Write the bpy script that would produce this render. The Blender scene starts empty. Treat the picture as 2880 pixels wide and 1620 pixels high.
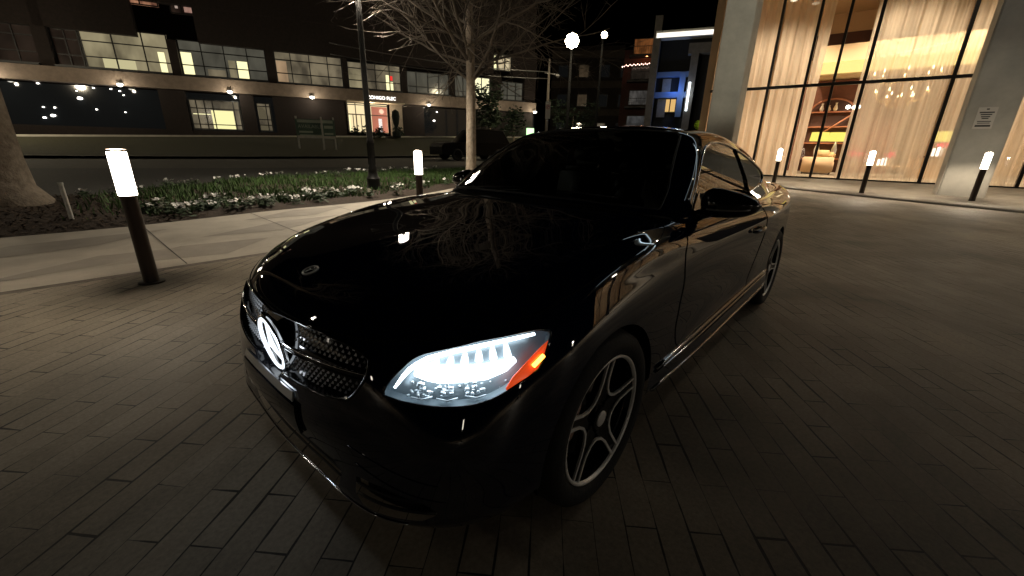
import bpy, bmesh, math, random
import numpy as np
from mathutils import Vector, Matrix
from mathutils.bvhtree import BVHTree
random.seed(7)
R = math.radians
scene = bpy.context.scene
COL = scene.collection

# ------------------------------------------------------------------ helpers
def tag(o, label=None, cat=None, group=None, kind=None):
    if label: o['label'] = label
    if cat: o['category'] = cat
    if group: o['group'] = group
    if kind: o['kind'] = kind
    return o

def empty(name, loc=(0, 0, 0), rz=0.0, label=None, cat=None, group=None):
    o = bpy.data.objects.new(name, None)
    COL.objects.link(o)
    o.location = loc
    o.rotation_euler = (0, 0, rz)
    return tag(o, label, cat, group)

def obj(name, bm, mat, parent=None, smooth=True, loc=None, angle=None):
    me = bpy.data.meshes.new(name)
    bm.to_mesh(me)
    bm.free()
    for m in (mat if isinstance(mat, (list, tuple)) else [mat]):
        me.materials.append(m)
    if smooth:
        me.polygons.foreach_set('use_smooth', [True] * len(me.polygons))
        if angle:
            me.set_sharp_from_angle(angle=R(angle))
    o = bpy.data.objects.new(name, me)
    COL.objects.link(o)
    if parent is not None: o.parent = parent
    if loc: o.location = loc
    return o

def copy_tree(o, parent=None):
    c = o.copy()
    COL.objects.link(c)
    if parent is not None: c.parent = parent
    for ch in list(o.children): copy_tree(ch, c)
    return c

def add_box(bm, c, s, rz=0.0, M=None, mi=0):
    hx, hy, hz = s[0] / 2, s[1] / 2, s[2] / 2
    T = Matrix.Translation(Vector(c)) @ Matrix.Rotation(rz, 4, 'Z')
    if M is not None: T = M @ T
    vs = [bm.verts.new(T @ Vector((x * hx, y * hy, z * hz))) for x in (-1, 1) for y in (-1, 1) for z in (-1, 1)]
    for q in ((0, 1, 3, 2), (4, 6, 7, 5), (0, 4, 5, 1), (2, 3, 7, 6), (0, 2, 6, 4), (1, 5, 7, 3)):
        f = bm.faces.new([vs[i] for i in q])
        f.material_index = mi
    return vs

def frame_for(d):
    d = Vector(d).normalized()
    a = Vector((0, 0, 1)) if abs(d.z) < 0.9 else Vector((1, 0, 0))
    u = d.cross(a).normalized()
    return u, d.cross(u).normalized()

def add_tube(bm, pts, rad, n=8, cap=True, mi=0, closed=False):
    pts = [Vector(p) for p in pts]
    rads = rad if isinstance(rad, (list, tuple)) else [rad] * len(pts)
    rings = []
    u = None
    N = len(pts)
    for i, p in enumerate(pts):
        if closed:
            d = pts[(i + 1) % N] - pts[i - 1]
        else:
            d = (pts[min(i + 1, N - 1)] - pts[max(i - 1, 0)])
        if d.length < 1e-9: d = Vector((0, 0, 1))
        d.normalize()
        if u is None: u, w = frame_for(d)
        else:
            u = (u - d * u.dot(d))
            if u.length < 1e-6: u, w = frame_for(d)
            u.normalize()
            w = d.cross(u)
        rings.append([bm.verts.new(p + (u * math.cos(2 * math.pi * k / n) + w * math.sin(2 * math.pi * k / n)) * rads[i]) for k in range(n)])
    for i in range(N if closed else N - 1):
        a, b = rings[i], rings[(i + 1) % N]
        for k in range(n):
            f = bm.faces.new((a[k], a[(k + 1) % n], b[(k + 1) % n], b[k]))
            f.material_index = mi
    if cap and not closed:
        for r_, s in ((rings[0], -1), (rings[-1], 1)):
            f = bm.faces.new(r_[::s])
            f.material_index = mi

def add_lathe(bm, prof, n=24, M=None, mi=0, cap=True):
    """prof: list of (r, z); axis +Z, transformed by M"""
    M = M or Matrix.Identity(4)
    rings = []
    for r_, z in prof:
        rings.append([bm.verts.new(M @ Vector((r_ * math.cos(2 * math.pi * k / n), r_ * math.sin(2 * math.pi * k / n), z))) for k in range(n)])
    for a, b in zip(rings[:-1], rings[1:]):
        for k in range(n):
            f = bm.faces.new((a[k], a[(k + 1) % n], b[(k + 1) % n], b[k]))
            f.material_index = mi
    if cap:
        for r_, s in ((rings[0], -1), (rings[-1], 1)):
            if (r_[0].co - r_[n // 2].co).length > 1e-4:
                f = bm.faces.new(r_[::s])
                f.material_index = mi

def add_prism(bm, poly, M, h, mi=0):
    """poly of 2-D points in M's xy plane, extruded by h along M's z"""
    a = [bm.verts.new(M @ Vector((x, y, 0))) for x, y in poly]
    b = [bm.verts.new(M @ Vector((x, y, h))) for x, y in poly]
    n = len(poly)
    fs = [bm.faces.new(a[::-1]), bm.faces.new(b)]
    for i in range(n):
        fs.append(bm.faces.new((a[i], a[(i + 1) % n], b[(i + 1) % n], b[i])))
    for f in fs: f.material_index = mi

def add_grid(bm, P, mi=0, flip=False):
    """P[i][j] -> Vector-like"""
    V = [[bm.verts.new(p) for p in row] for row in P]
    for i in range(len(V) - 1):
        for j in range(len(V[0]) - 1):
            q = (V[i][j], V[i][j + 1], V[i + 1][j + 1], V[i + 1][j])
            try:
                f = bm.faces.new(q[::-1] if flip else q)
                f.material_index = mi
            except ValueError:
                pass
    return V

# ------------------------------------------------------------------ materials
def mat(name, color=(0.5, 0.5, 0.5), rough=0.5, metal=0.0, spec=0.5, emit=None, estr=0.0, coat=0.0, trans=0.0, noise=None, bump=None, alpha=None):
    """principled material; noise=(scale, amount[, second colour]) mottles the base colour, bump=(scale, strength)"""
    m = bpy.data.materials.new(name)
    m.use_nodes = True
    nt = m.node_tree
    b = nt.nodes['Principled BSDF']
    b.inputs['Base Color'].default_value = (*color, 1)
    b.inputs['Roughness'].default_value = rough
    b.inputs['Metallic'].default_value = metal
    b.inputs['Specular IOR Level'].default_value = spec
    b.inputs['Coat Weight'].default_value = coat
    b.inputs['Coat Roughness'].default_value = 0.02
    b.inputs['Transmission Weight'].default_value = trans
    if emit is not None:
        b.inputs['Emission Color'].default_value = (*emit, 1)
        b.inputs['Emission Strength'].default_value = estr
    if noise or bump:
        tc = nt.nodes.new('ShaderNodeTexCoord')
    if noise:
        n = nt.nodes.new('ShaderNodeTexNoise')
        n.inputs['Scale'].default_value = noise[0]
        n.inputs['Detail'].default_value = 6
        n.inputs['Roughness'].default_value = 0.65
        nt.links.new(tc.outputs['Object'], n.inputs['Vector'])
        r_ = nt.nodes.new('ShaderNodeValToRGB')
        r_.color_ramp.elements[0].position = 0.3
        r_.color_ramp.elements[1].position = 0.7
        c2 = noise[2] if len(noise) > 2 else tuple(c * (1 - noise[1]) for c in color)
        r_.color_ramp.elements[0].color = (*c2, 1)
        r_.color_ramp.elements[1].color = (*[min(1, c * (1 + noise[1] * 0.4)) for c in color], 1)
        nt.links.new(n.outputs['Fac'], r_.inputs['Fac'])
        nt.links.new(r_.outputs['Color'], b.inputs['Base Color'])
    if bump:
        n2 = nt.nodes.new('ShaderNodeTexNoise')
        n2.inputs['Scale'].default_value = bump[0]
        n2.inputs['Detail'].default_value = 5
        nt.links.new(tc.outputs['Object'], n2.inputs['Vector'])
        bp = nt.nodes.new('ShaderNodeBump')
        bp.inputs['Strength'].default_value = bump[1]
        bp.inputs['Distance'].default_value = 0.02
        nt.links.new(n2.outputs['Fac'], bp.inputs['Height'])
        nt.links.new(bp.outputs['Normal'], b.inputs['Normal'])
    return m

def emis(name, color, strength):
    m = bpy.data.materials.new(name)
    m.use_nodes = True
    nt = m.node_tree
    nt.nodes.clear()
    e = nt.nodes.new('ShaderNodeEmission')
    e.inputs['Color'].default_value = (*color, 1)
    e.inputs['Strength'].default_value = strength
    o = nt.nodes.new('ShaderNodeOutputMaterial')
    nt.links.new(e.outputs[0], o.inputs['Surface'])
    return m

def glassy(name, tint, gloss, rough=0.0):
    """thin clear pane: mostly see-through with a mirror sheen that grows at grazing angles"""
    m = bpy.data.materials.new(name)
    m.use_nodes = True
    nt = m.node_tree
    nt.nodes.clear()
    o = nt.nodes.new('ShaderNodeOutputMaterial')
    t = nt.nodes.new('ShaderNodeBsdfTransparent')
    t.inputs['Color'].default_value = (*tint, 1)
    g = nt.nodes.new('ShaderNodeBsdfGlossy')
    g.inputs['Roughness'].default_value = rough
    g.inputs['Color'].default_value = (1, 1, 1, 1)
    f = nt.nodes.new('ShaderNodeFresnel')
    f.inputs['IOR'].default_value = gloss
    mx = nt.nodes.new('ShaderNodeMixShader')
    nt.links.new(f.outputs[0], mx.inputs['Fac'])
    nt.links.new(t.outputs[0], mx.inputs[1])
    nt.links.new(g.outputs[0], mx.inputs[2])
    nt.links.new(mx.outputs[0], o.inputs['Surface'])
    return m

def lamp(name, loc, power, color, parent, radius=.05, spot=None, rot=None):
    l = bpy.data.lights.new(name, 'SPOT' if spot else 'POINT')
    l.energy = power
    l.color = color
    l.shadow_soft_size = radius
    if spot: l.spot_size = R(spot); l.spot_blend = .6
    o = bpy.data.objects.new(name, l)
    COL.objects.link(o)
    o.parent = parent
    o.location = loc
    if rot: o.rotation_euler = rot
    return o

# ------------------------------------------------------------------ camera
CAM_POS = Vector((-1.1764, -1.4589, 1.2594))
CAM_YAW, CAM_PITCH, CAM_ROLL = R(41.5014), R(18.8278), R(1.27897)
cam_data = bpy.data.cameras.new('camera')
cam = bpy.data.objects.new('camera', cam_data)
COL.objects.link(cam)
_f = Vector((math.cos(CAM_YAW) * math.cos(CAM_PITCH), math.sin(CAM_YAW) * math.cos(CAM_PITCH), -math.sin(CAM_PITCH)))
_r = Vector((math.sin(CAM_YAW), -math.cos(CAM_YAW), 0))
_u = _r.cross(_f)
_r, _u = (_r * math.cos(CAM_ROLL) + _u * math.sin(CAM_ROLL), -_r * math.sin(CAM_ROLL) + _u * math.cos(CAM_ROLL))
cam.matrix_world = Matrix(((_r.x, _u.x, -_f.x, CAM_POS.x), (_r.y, _u.y, -_f.y, CAM_POS.y), (_r.z, _u.z, -_f.z, CAM_POS.z), (0, 0, 0, 1)))
cam_data.sensor_width = 36
cam_data.lens = 36 * 1149.135 / 2880
cam_data.clip_start = 0.05
cam_data.clip_end = 1000
scene.camera = cam
# ------------------------------------------------------------------ the car
# x runs from the nose to the tail, the front axle is at x = 0; nose surfaces are interpolated from rings of knots
M_paint = mat('black_paint', (0.0025, 0.005, 0.016), 0.5, 0.0, 0.0, coat=1.0)
M_paint.node_tree.nodes['Principled BSDF'].inputs['Coat IOR'].default_value = 1.9
M_gloss = mat('gloss_black', (0.004, 0.004, 0.005), 0.08, 0.0, 0.5)
M_matte = mat('matte_black', (0.006, 0.006, 0.007), 0.6)
M_dark = mat('dark_cavity', (0.002, 0.002, 0.002), 0.9, spec=0.1)
M_chrome = mat('chrome', (0.75, 0.75, 0.77), 0.08, 1.0)
M_silver = mat('machined_alloy', (0.88, 0.87, 0.85), 0.42, 0.4)
M_tyre = mat('tyre_rubber', (0.006, 0.006, 0.006), 0.8, bump=(60, 0.2))
M_carglass = mat('dark_car_glass', (0.0015, 0.002, 0.0025), 0.01, 0.0, 0.5)

KN = [  # rings from the lower lip upward; each: 15 knots front centre -> rear centre, half of the car
 [(-.765,0,.185),(-.755,.3,.185),(-.7,.58,.185),(-.58,.74,.19),(-.42,.82,.2),(0,.845,.21),(.4,.86,.225),(.75,.868,.235),(1.6,.872,.238),(2.3,.872,.24),(2.84,.86,.245),(3.35,.785,.26),(3.66,.67,.28),(3.8,.4,.29),(3.83,0,.29)],
 [(-.79,0,.235),(-.778,.3,.235),(-.735,.59,.235),(-.61,.755,.24),(-.43,.845,.25),(0,.878,.26),(.4,.885,.265),(.75,.902,.275),(1.6,.905,.278),(2.3,.905,.28),(2.84,.885,.3),(3.37,.81,.32),(3.69,.69,.34),(3.85,.4,.36),(3.885,0,.36)],
 [(-.792,0,.33),(-.782,.3,.33),(-.735,.59,.33),(-.615,.765,.33),(-.43,.862,.34),(0,.89,.345),(.4,.89,.345),(.75,.9,.345),(1.6,.903,.348),(2.3,.905,.352),(2.84,.885,.38),(3.38,.82,.4),(3.71,.695,.42),(3.87,.4,.43),(3.905,0,.43)],
 [(-.806,0,.445),(-.795,.3,.445),(-.728,.58,.445),(-.625,.77,.445),(-.43,.872,.45),(0,.897,.45),(.4,.892,.43),(.75,.88,.41),(1.6,.882,.415),(2.3,.888,.42),(2.84,.885,.46),(3.38,.828,.48),(3.73,.7,.51),(3.89,.4,.53),(3.93,0,.53)],
 [(-.788,0,.58),(-.772,.3,.58),(-.7,.57,.58),(-.59,.75,.58),(-.4,.868,.585),(0,.903,.6),(.4,.893,.6),(.75,.884,.6),(1.6,.886,.61),(2.3,.895,.62),(2.84,.885,.65),(3.38,.835,.67),(3.72,.705,.69),(3.88,.41,.71),(3.92,0,.71)],
 [(-.768,0,.69),(-.748,.3,.69),(-.655,.57,.688),(-.545,.725,.69),(-.365,.848,.695),(0,.893,.715),(.4,.893,.735),(.75,.892,.75),(1.6,.897,.765),(2.3,.906,.785),(2.84,.882,.8),(3.38,.83,.81),(3.71,.7,.82),(3.865,.41,.83),(3.905,0,.83)],
 [(-.745,0,.745),(-.722,.3,.744),(-.62,.56,.745),(-.505,.708,.755),(-.32,.826,.765),(0,.866,.806),(.4,.874,.825),(.75,.878,.835),(1.6,.888,.848),(2.3,.899,.865),(2.84,.87,.88),(3.38,.817,.89),(3.69,.685,.9),(3.84,.41,.91),(3.88,0,.91)],
 [(-.705,0,.79),(-.68,.3,.794),(-.575,.54,.794),(-.455,.68,.807),(-.28,.793,.828),(0,.836,.876),(.4,.845,.92),(.75,.848,.918),(1.6,.858,.905),(2.3,.868,.912),(2.84,.838,.925),(3.38,.785,.94),(3.66,.66,.955),(3.81,.41,.965),(3.85,0,.965)],
 [(-.635,0,.826),(-.612,.29,.83),(-.515,.51,.834),(-.4,.64,.846),(-.235,.74,.866),(.02,.782,.913),(.4,.795,.956),(.74,.8,.95),(1.6,.815,.938),(2.3,.825,.95),(2.84,.79,.968),(3.34,.73,.985),(3.6,.61,.998),(3.75,.39,1.005),(3.79,0,1.005)],
]
KT = [  # hood rings inside the crest: 8 knots front centre -> cowl corner
 [(-.52,0,.858),(-.505,.24,.857),(-.425,.43,.863),(-.325,.545,.874),(-.17,.635,.895),(.06,.668,.925),(.34,.690,.955),(.63,.685,.982)],
 [(-.36,0,.890),(-.35,.15,.889),(-.29,.28,.890),(-.20,.37,.897),(-.06,.42,.915),(.12,.44,.943),(.32,.445,.970),(.515,.42,.995)],
 [(-.15,0,.922),(-.13,0,.923),(-.08,0,.927),(0,0,.935),(.08,0,.944),(.18,0,.956),(.32,0,.976),(.46,0,.997)],
]
GH = [  # greenhouse rings from the belt upward: 11 knots front centre -> rear centre
 [(.50,0,1.02),(.545,.40,1.012),(.68,.745,.982),(1.15,.772,.948),(1.7,.778,.945),(2.3,.775,.958),(2.75,.752,.975),(3.1,.67,.985),(3.34,.55,1.01),(3.43,.3,1.04),(3.46,0,1.05)],
 [(.90,0,1.228),(.915,.38,1.217),(.958,.695,1.182),(1.30,.715,1.16),(1.72,.713,1.155),(2.2,.707,1.155),(2.56,.68,1.145),(2.80,.635,1.135),(2.98,.53,1.15),(3.07,.29,1.19),(3.09,0,1.2)],
 [(1.32,0,1.402),(1.305,.33,1.393),(1.26,.575,1.355),(1.45,.608,1.350),(1.75,.610,1.350),(2.1,.594,1.328),(2.35,.58,1.302),(2.50,.555,1.280),(2.6,.47,1.283),(2.66,.25,1.312),(2.68,0,1.322)],
 [(1.56,0,1.424),(1.56,.16,1.420),(1.54,.34,1.403),(1.64,.38,1.402),(1.85,.39,1.401),(2.05,.37,1.390),(2.2,.35,1.369),(2.3,.32,1.358),(2.38,.26,1.355),(2.42,.13,1.364),(2.43,0,1.366)],
 [(1.80,0,1.435),(1.81,0,1.435),(1.82,0,1.435),(1.86,0,1.435),(1.93,0,1.433),(2.02,0,1.428),(2.09,0,1.420),(2.14,0,1.413),(2.17,0,1.408),(2.19,0,1.404),(2.2,.0,1.402)],
]

def cubic(P, t):
    """natural cubic through knots P (n,3) with chord-length parameter, sampled at knot-fractional parameters t"""
    P = np.asarray(P, float)
    n = len(P)
    h = np.maximum(np.linalg.norm(np.diff(P, axis=0), axis=1), 0.02) ** 0.75
    A = np.zeros((n, n)); B = np.zeros((n, P.shape[1]))
    A[0, 0] = A[-1, -1] = 1
    for i in range(1, n - 1):
        A[i, i - 1] = h[i - 1]; A[i, i] = 2 * (h[i - 1] + h[i]); A[i, i + 1] = h[i]
        B[i] = 6 * ((P[i + 1] - P[i]) / h[i] - (P[i] - P[i - 1]) / h[i - 1])
    m = np.linalg.solve(A, B)
    i = np.clip(np.floor(t).astype(int), 0, n - 2)
    f = (np.asarray(t) - i)[:, None]
    hh = h[i][:, None]
    a, b = 1 - f, f
    return a * P[i] + b * P[i + 1] + ((a ** 3 - a) * m[i] + (b ** 3 - b) * m[i + 1]) * hh ** 2 / 6

def catmull(P, sub):
    """P (k,n,3): Catmull-Rom across k with chord parameters, sub steps per span"""
    K = len(P)
    out = []
    d = np.maximum(np.linalg.norm(np.diff(P, axis=0), axis=2), 1e-4)
    tan = np.zeros_like(P)
    for k in range(K):
        if 0 < k < K - 1:
            h0, h1 = d[k - 1][:, None], d[k][:, None]
            tan[k] = (h1 * (P[k] - P[k - 1]) / h0 + h0 * (P[k + 1] - P[k]) / h1) / (h0 + h1)
    tan[0] = (P[1] - P[0]) / d[0][:, None]
    tan[-1] = (P[-1] - P[-2]) / d[-1][:, None]
    for k in range(K - 1):
        for s in range(sub):
            u = s / sub
            h = d[k][:, None]
            out.append((2*u**3-3*u**2+1) * P[k] + (u**3-2*u**2+u) * h * tan[k] + (-2*u**3+3*u**2) * P[k+1] + (u**3-u**2) * h * tan[k+1])
    out.append(P[-1])
    return np.array(out)

def full(r):
    return [(x, -y, z) for x, y, z in r[:0:-1]] + [tuple(p) for p in r]

NS, NV = 12, 7
tS = np.arange(0, 28 * NS + 1) / NS
rings = np.array([cubic(full(r), tS) for r in KN])
body_low = catmull(rings, NV)                                   # lip -> crest, whole way round
tT = np.arange(0, 14 * NS + 1) / NS
top = np.array([cubic(full(r), tT) for r in KT])
c0, c1 = 7 * NS, 21 * NS                                        # columns of the nose half
crest_in = np.concatenate([rings[-3:, c0:c1 + 1], top, top[-2:-1] * np.array([1, -1, 1])])
body_top = catmull(crest_in, NV)[2 * NV:-NV]                    # crest -> hood centre
tG = np.arange(0, 20 * NS + 1) / NS
green = catmull(np.array([cubic(full(r), tG) for r in GH]), NV)

bm_body = bmesh.new()
add_grid(bm_body, body_low)
add_grid(bm_body, body_top)
E7, G2 = 7 * NS, 2 * NS                                          # rear deck: crest to greenhouse base, both sides
for sgn in (1, -1):
    ra = body_low[-1][14 * NS + sgn * E7:: sgn][:7 * NS + 1]
    tb = 10 * NS + sgn * np.linspace(G2, 10 * NS, 7 * NS + 1)
    gb = np.array([cubic(full(GH[0]), [t / NS])[0] for t in tb])
    add_grid(bm_body, [ra, 0.5 * (ra + gb) + np.array([0, 0, .004]), gb], flip=sgn < 0)
bmesh.ops.remove_doubles(bm_body, verts=bm_body.verts, dist=0.0012)
bmesh.ops.recalc_face_normals(bm_body, faces=bm_body.faces)
bm_green = bmesh.new()
add_grid(bm_green, green)
bmesh.ops.remove_doubles(bm_green, verts=bm_green.verts, dist=0.0005)
bmesh.ops.recalc_face_normals(bm_green, faces=bm_green.faces)
BVH_body = BVHTree.FromBMesh(bm_body)
BVH_green = BVHTree.FromBMesh(bm_green)

def in_poly(poly):
    P = np.array(poly, float)
    X, Y = P[:, 0], P[:, 1]
    X2, Y2 = np.roll(X, -1), np.roll(Y, -1)
    def f(p):
        c = (Y > p[1]) != (Y2 > p[1])
        with np.errstate(divide='ignore', invalid='ignore'):
            xi = X + (p[1] - Y) * (X2 - X) / (Y2 - Y)
        return bool(np.count_nonzero(c & (p[0] < xi)) % 2)
    return f

def cut_region(bm, inside, near=None):
    """cut faces exactly along the border of inside(co); returns the inner faces"""
    cand = [v for v in bm.verts if near is None or near(v.co)]
    st = {v: inside(v.co) for v in cand}
    on = set()
    for e in list({e for v in cand for e in v.link_edges}):
        a, b = e.verts
        if a in st and b in st and st[a] != st[b]:
            lo, hi = (0.0, 1.0)
            for _ in range(14):
                m = (lo + hi) / 2
                if inside(a.co.lerp(b.co, m)) == st[a]: lo = m
                else: hi = m
            t = min(max((lo + hi) / 2, 0.02), 0.98)
            ne, nv = bmesh.utils.edge_split(e, a, t)
            on.add(nv)
    for f in list({f for v in on for f in v.link_faces}):
        vs = [v for v in f.verts if v in on]
        if len(vs) == 2:
            try: bmesh.utils.face_split(f, vs[0], vs[1])
            except ValueError: pass
    res = []
    for f in bm.faces:
        c = f.calc_center_median()
        if (near is None or near(c)) and inside(c): res.append(f)
    return res

def take(bm, faces):
    """move faces to a new bmesh"""
    nb = bmesh.new()
    mp = {}
    for f in faces:
        vs = []
        for v in f.verts:
            if v not in mp: mp[v] = nb.verts.new(v.co)
            vs.append(mp[v])
        try: nb.faces.new(vs)
        except ValueError: pass
    bmesh.ops.delete(bm, geom=faces, context='FACES')
    return nb

def shell(bm, t):
    bmesh.ops.recalc_face_normals(bm, faces=bm.faces)
    bmesh.ops.solidify(bm, geom=bm.faces[:], thickness=t)
    return bm
car = empty('black_coupe', (0, 0, 0), 0, 'glossy black two-door coupe with lit headlights parked on the paved drive', 'car')
M_led = emis('led_white', (0.84, 0.94, 1.0), 9.0)
M_led2 = emis('led_soft', (0.80, 0.92, 1.0), 2.0)
M_star = emis('emblem_light', (0.84, 0.92, 1.0), 1.7)
M_amber = mat('amber_reflector', (0.75, 0.06, 0.015), 0.15, emit=(1.0, 0.10, 0.02), estr=0.55, coat=0.6)
M_bulb = emis('amber_bulb', (1.0, 0.45, 0.05), 7.0)
M_lens = glassy('headlight_lens', (0.96, 0.98, 1.0), 1.22, 0.0)
M_hous = mat('headlight_bowl', (0.24, 0.29, 0.32), 0.36, 0.55)
M_red = mat('tail_lens', (0.12, 0.002, 0.002), 0.1, coat=0.8)
M_sideglass = glassy('tinted_side_glass', (.16, .17, .17), 1.55)
M_sill = mat('dark_chrome', (.30, .30, .31), .10, 1.0)

sides = (-1, 1)
for cx in (0.0, 2.84):
    fs = cut_region(bm_body, lambda p, cx=cx: (p.x - cx) ** 2 + (p.z - .335) ** 2 < .360 ** 2 and abs(p.y) > .5,
                    lambda p, cx=cx: abs(p.x - cx) < .55 and p.z < .8 and abs(p.y) > .5)
    bmesh.ops.delete(bm_body, geom=fs, context='FACES')

def hl_uv(p): return (p.x * .6 + abs(p.y) * .8, p.z)
HL = [(-.689,-.564,.619),(-.678,-.568,.642),(-.663,-.578,.665),(-.645,-.59,.686),(-.624,-.603,.709),(-.61,-.612,.72),(-.593,-.627,.73),(-.567,-.653,.739),(-.523,-.693,.751),(-.48,-.724,.762),(-.418,-.766,.77),(-.358,-.8,.776),(-.325,-.817,.775),(-.301,-.832,.767),(-.304,-.839,.754),(-.316,-.843,.741),(-.342,-.85,.71),(-.366,-.853,.682),(-.401,-.845,.665),(-.43,-.835,.654),(-.467,-.821,.638),(-.5,-.805,.624),(-.536,-.782,.614),(-.569,-.755,.609),(-.601,-.722,.607),(-.63,-.682,.607),(-.653,-.646,.608),(-.67,-.611,.61),(-.679,-.59,.613),(-.687,-.574,.614)]
AMB = [(-.312,-.845,.748),(-.300,-.840,.760),(-.335,-.85,.72),(-.366,-.853,.682),(-.395,-.846,.664),(-.430,-.835,.650),(-.465,-.821,.634),(-.468,-.818,.645),(-.442,-.82,.672),(-.40,-.83,.702),(-.35,-.835,.730)]
f_hl = in_poly([hl_uv(Vector(p)) for p in HL])
f_amb = in_poly([hl_uv(Vector(p)) for p in AMB])
GR = [(0,.722),(.10,.731),(.20,.735),(.304,.734),(.409,.724),(.475,.710),(.500,.697),(.507,.673),(.506,.648),(.487,.608),(.462,.577),(.42,.566),(.38,.561),(.30,.556),(.22,.549),(.125,.548),(.105,.53),(.085,.508),(0,.500)]
f_gr = in_poly(GR)
f_int = in_poly([(0,.355),(.40,.355),(.43,.33),(.41,.262),(.36,.250),(0,.250)])
f_air = in_poly([(.50,.350),(.60,.350),(.70,.325),(.735,.285),(.70,.258),(.53,.252),(.495,.29)])
lens_bm, turn_bm = {}, {}
for s in sides:
    nr = lambda p, s=s: p.x < -.2 and p.y * s > .45 and .55 < p.z < .85
    fs = cut_region(bm_body, lambda p: f_hl(hl_uv(p)), nr)
    lens_bm[s] = take(bm_body, fs)
    fs = cut_region(lens_bm[s], lambda p: f_amb(hl_uv(p)))
    turn_bm[s] = take(lens_bm[s], fs)
nose = lambda p: p.x < -.5 and p.z < .8
grille_skin = take(bm_body, cut_region(bm_body, lambda p: f_gr((abs(p.y), p.z)), nose))
for f_ in (f_int, f_air):
    bmesh.ops.delete(bm_body, geom=cut_region(bm_body, lambda p: f_((abs(p.y), p.z)), nose), context='FACES')
ZG = ([-.90,-.66,-.55,-.42,-.30,-.18,-.05,.147,.363,.52,.64], [.737,.742,.762,.788,.815,.845,.872,.897,.922,.953,.985])
def f_hood(p): return p.x < .70 and p.z > np.interp(p.x, *ZG)
hood_bm = take(bm_body, cut_region(bm_body, f_hood, lambda p: p.x < .70 and p.z > .68))
DOOR = [(.665,.915),(.62,.85),(.598,.78),(.60,.68),(.615,.5),(.65,.40),(.72,.352),(1.0,.345),(1.80,.35),(1.90,.40),(1.98,.50),(2.03,.65),(2.05,.80),(2.04,.925),(1.4,.918)]
f_door = in_poly(DOOR)
door_bm = {s: take(bm_body, cut_region(bm_body, lambda p: f_door((p.x, p.z)), lambda p, s=s: p.y * s > .78 and .5 < p.x < 2.2)) for s in sides}
TL = in_poly([(.40,.80),(.60,.80),(.78,.815),(.86,.85),(.80,.905),(.62,.90),(.42,.885)])
tail_bm = {s: take(bm_body, cut_region(bm_body, lambda p: TL((abs(p.y), p.z)), lambda p, s=s: p.x > 3.35 and p.y * s > .3)) for s in sides}

def loops(bm):
    """border loops of a mesh as lists of points"""
    adj = {}
    for e in bm.edges:
        if len(e.link_faces) == 1:
            a, b = e.verts
            adj.setdefault(a, []).append(b); adj.setdefault(b, []).append(a)
    seen, res = set(), []
    for v in adj:
        if v in seen: continue
        lp, cur, prev = [v], v, None
        seen.add(v)
        while True:
            nx = [w for w in adj[cur] if w is not prev and w not in seen]
            if not nx: break
            prev, cur = cur, nx[0]
            seen.add(cur); lp.append(cur)
        res.append([w.co.copy() for w in lp])
    return [r_ for r_ in res if len(r_) > 8]

def gasket(name, bm, rad, m, parent, off=(0, 0, 0)):
    g = bmesh.new()
    for lp in loops(bm):
        pts = [lp[0]]
        for p in lp[1:]:
            if (p - pts[-1]).length > .006: pts.append(p)
        add_tube(g, [p + Vector(off) for p in pts], rad, 6, closed=True)
    return obj(name, g, m, parent)

def flipped(bm):
    bmesh.ops.recalc_face_normals(bm, faces=bm.faces)
    return bm

body = obj('body', bm_body, M_paint, car)
# openings are backed by the dark inner shell
inner = bmesh.new()
add_box(inner, (1.42, 0, .38), (3.9, 1.16, .34))
add_box(inner, (-.45, 0, .47), (.42, 1.0, .50))
add_box(inner, (1.42, 0, .52), (1.9, 1.62, .60))
obj('underbody', inner, M_dark, car, smooth=False)
for cx in (0, 2.84):
    for s in sides:
        wl = bmesh.new()
        T = Matrix.Translation((cx, s * .86, .335)) @ Matrix.Rotation(R(90) * s, 4, 'X')
        add_lathe(wl, [(.372, .0), (.372, .30), (.02, .31)], 40, T, cap=False)
        bmesh.ops.delete(wl, geom=[v for v in wl.verts if v.co.z < .20], context='VERTS')
        obj('wheel_well', wl, M_dark, car)
hood = obj('hood', hood_bm, M_paint, car)
tb = bmesh.new(); tb.from_mesh(hood.data)
gasket('shut_line', tb, .0028, M_dark, hood); tb.free()
for s in sides:
    d = obj('door', door_bm[s], M_paint, car)
    tb = bmesh.new(); tb.from_mesh(d.data)
    gasket('shut_line', tb, .003, M_dark, d); tb.free()
    h = bmesh.new()                                              # handle: a bow over a shallow recess
    hit = lambda x, z: BVH_body.ray_cast(Vector((x, s * 2, z)), Vector((0, -s, 0)))[0]
    pts = []
    for i in range(13):
        u = i / 12
        p = hit(1.70 + .235 * u, .800 + .006 * u)
        pts.append(p + Vector((0, s * (.006 + .024 * math.sin(math.pi * min(1, max(0, u))) ** .5), 0)))
    add_tube(h, pts, [.006 + .010 * math.sin(math.pi * i / 12) ** .4 for i in range(13)], 10)
    obj('handle', h, M_paint, d)
    obj('tail_light', tail_bm[s], M_red, car)

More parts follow.
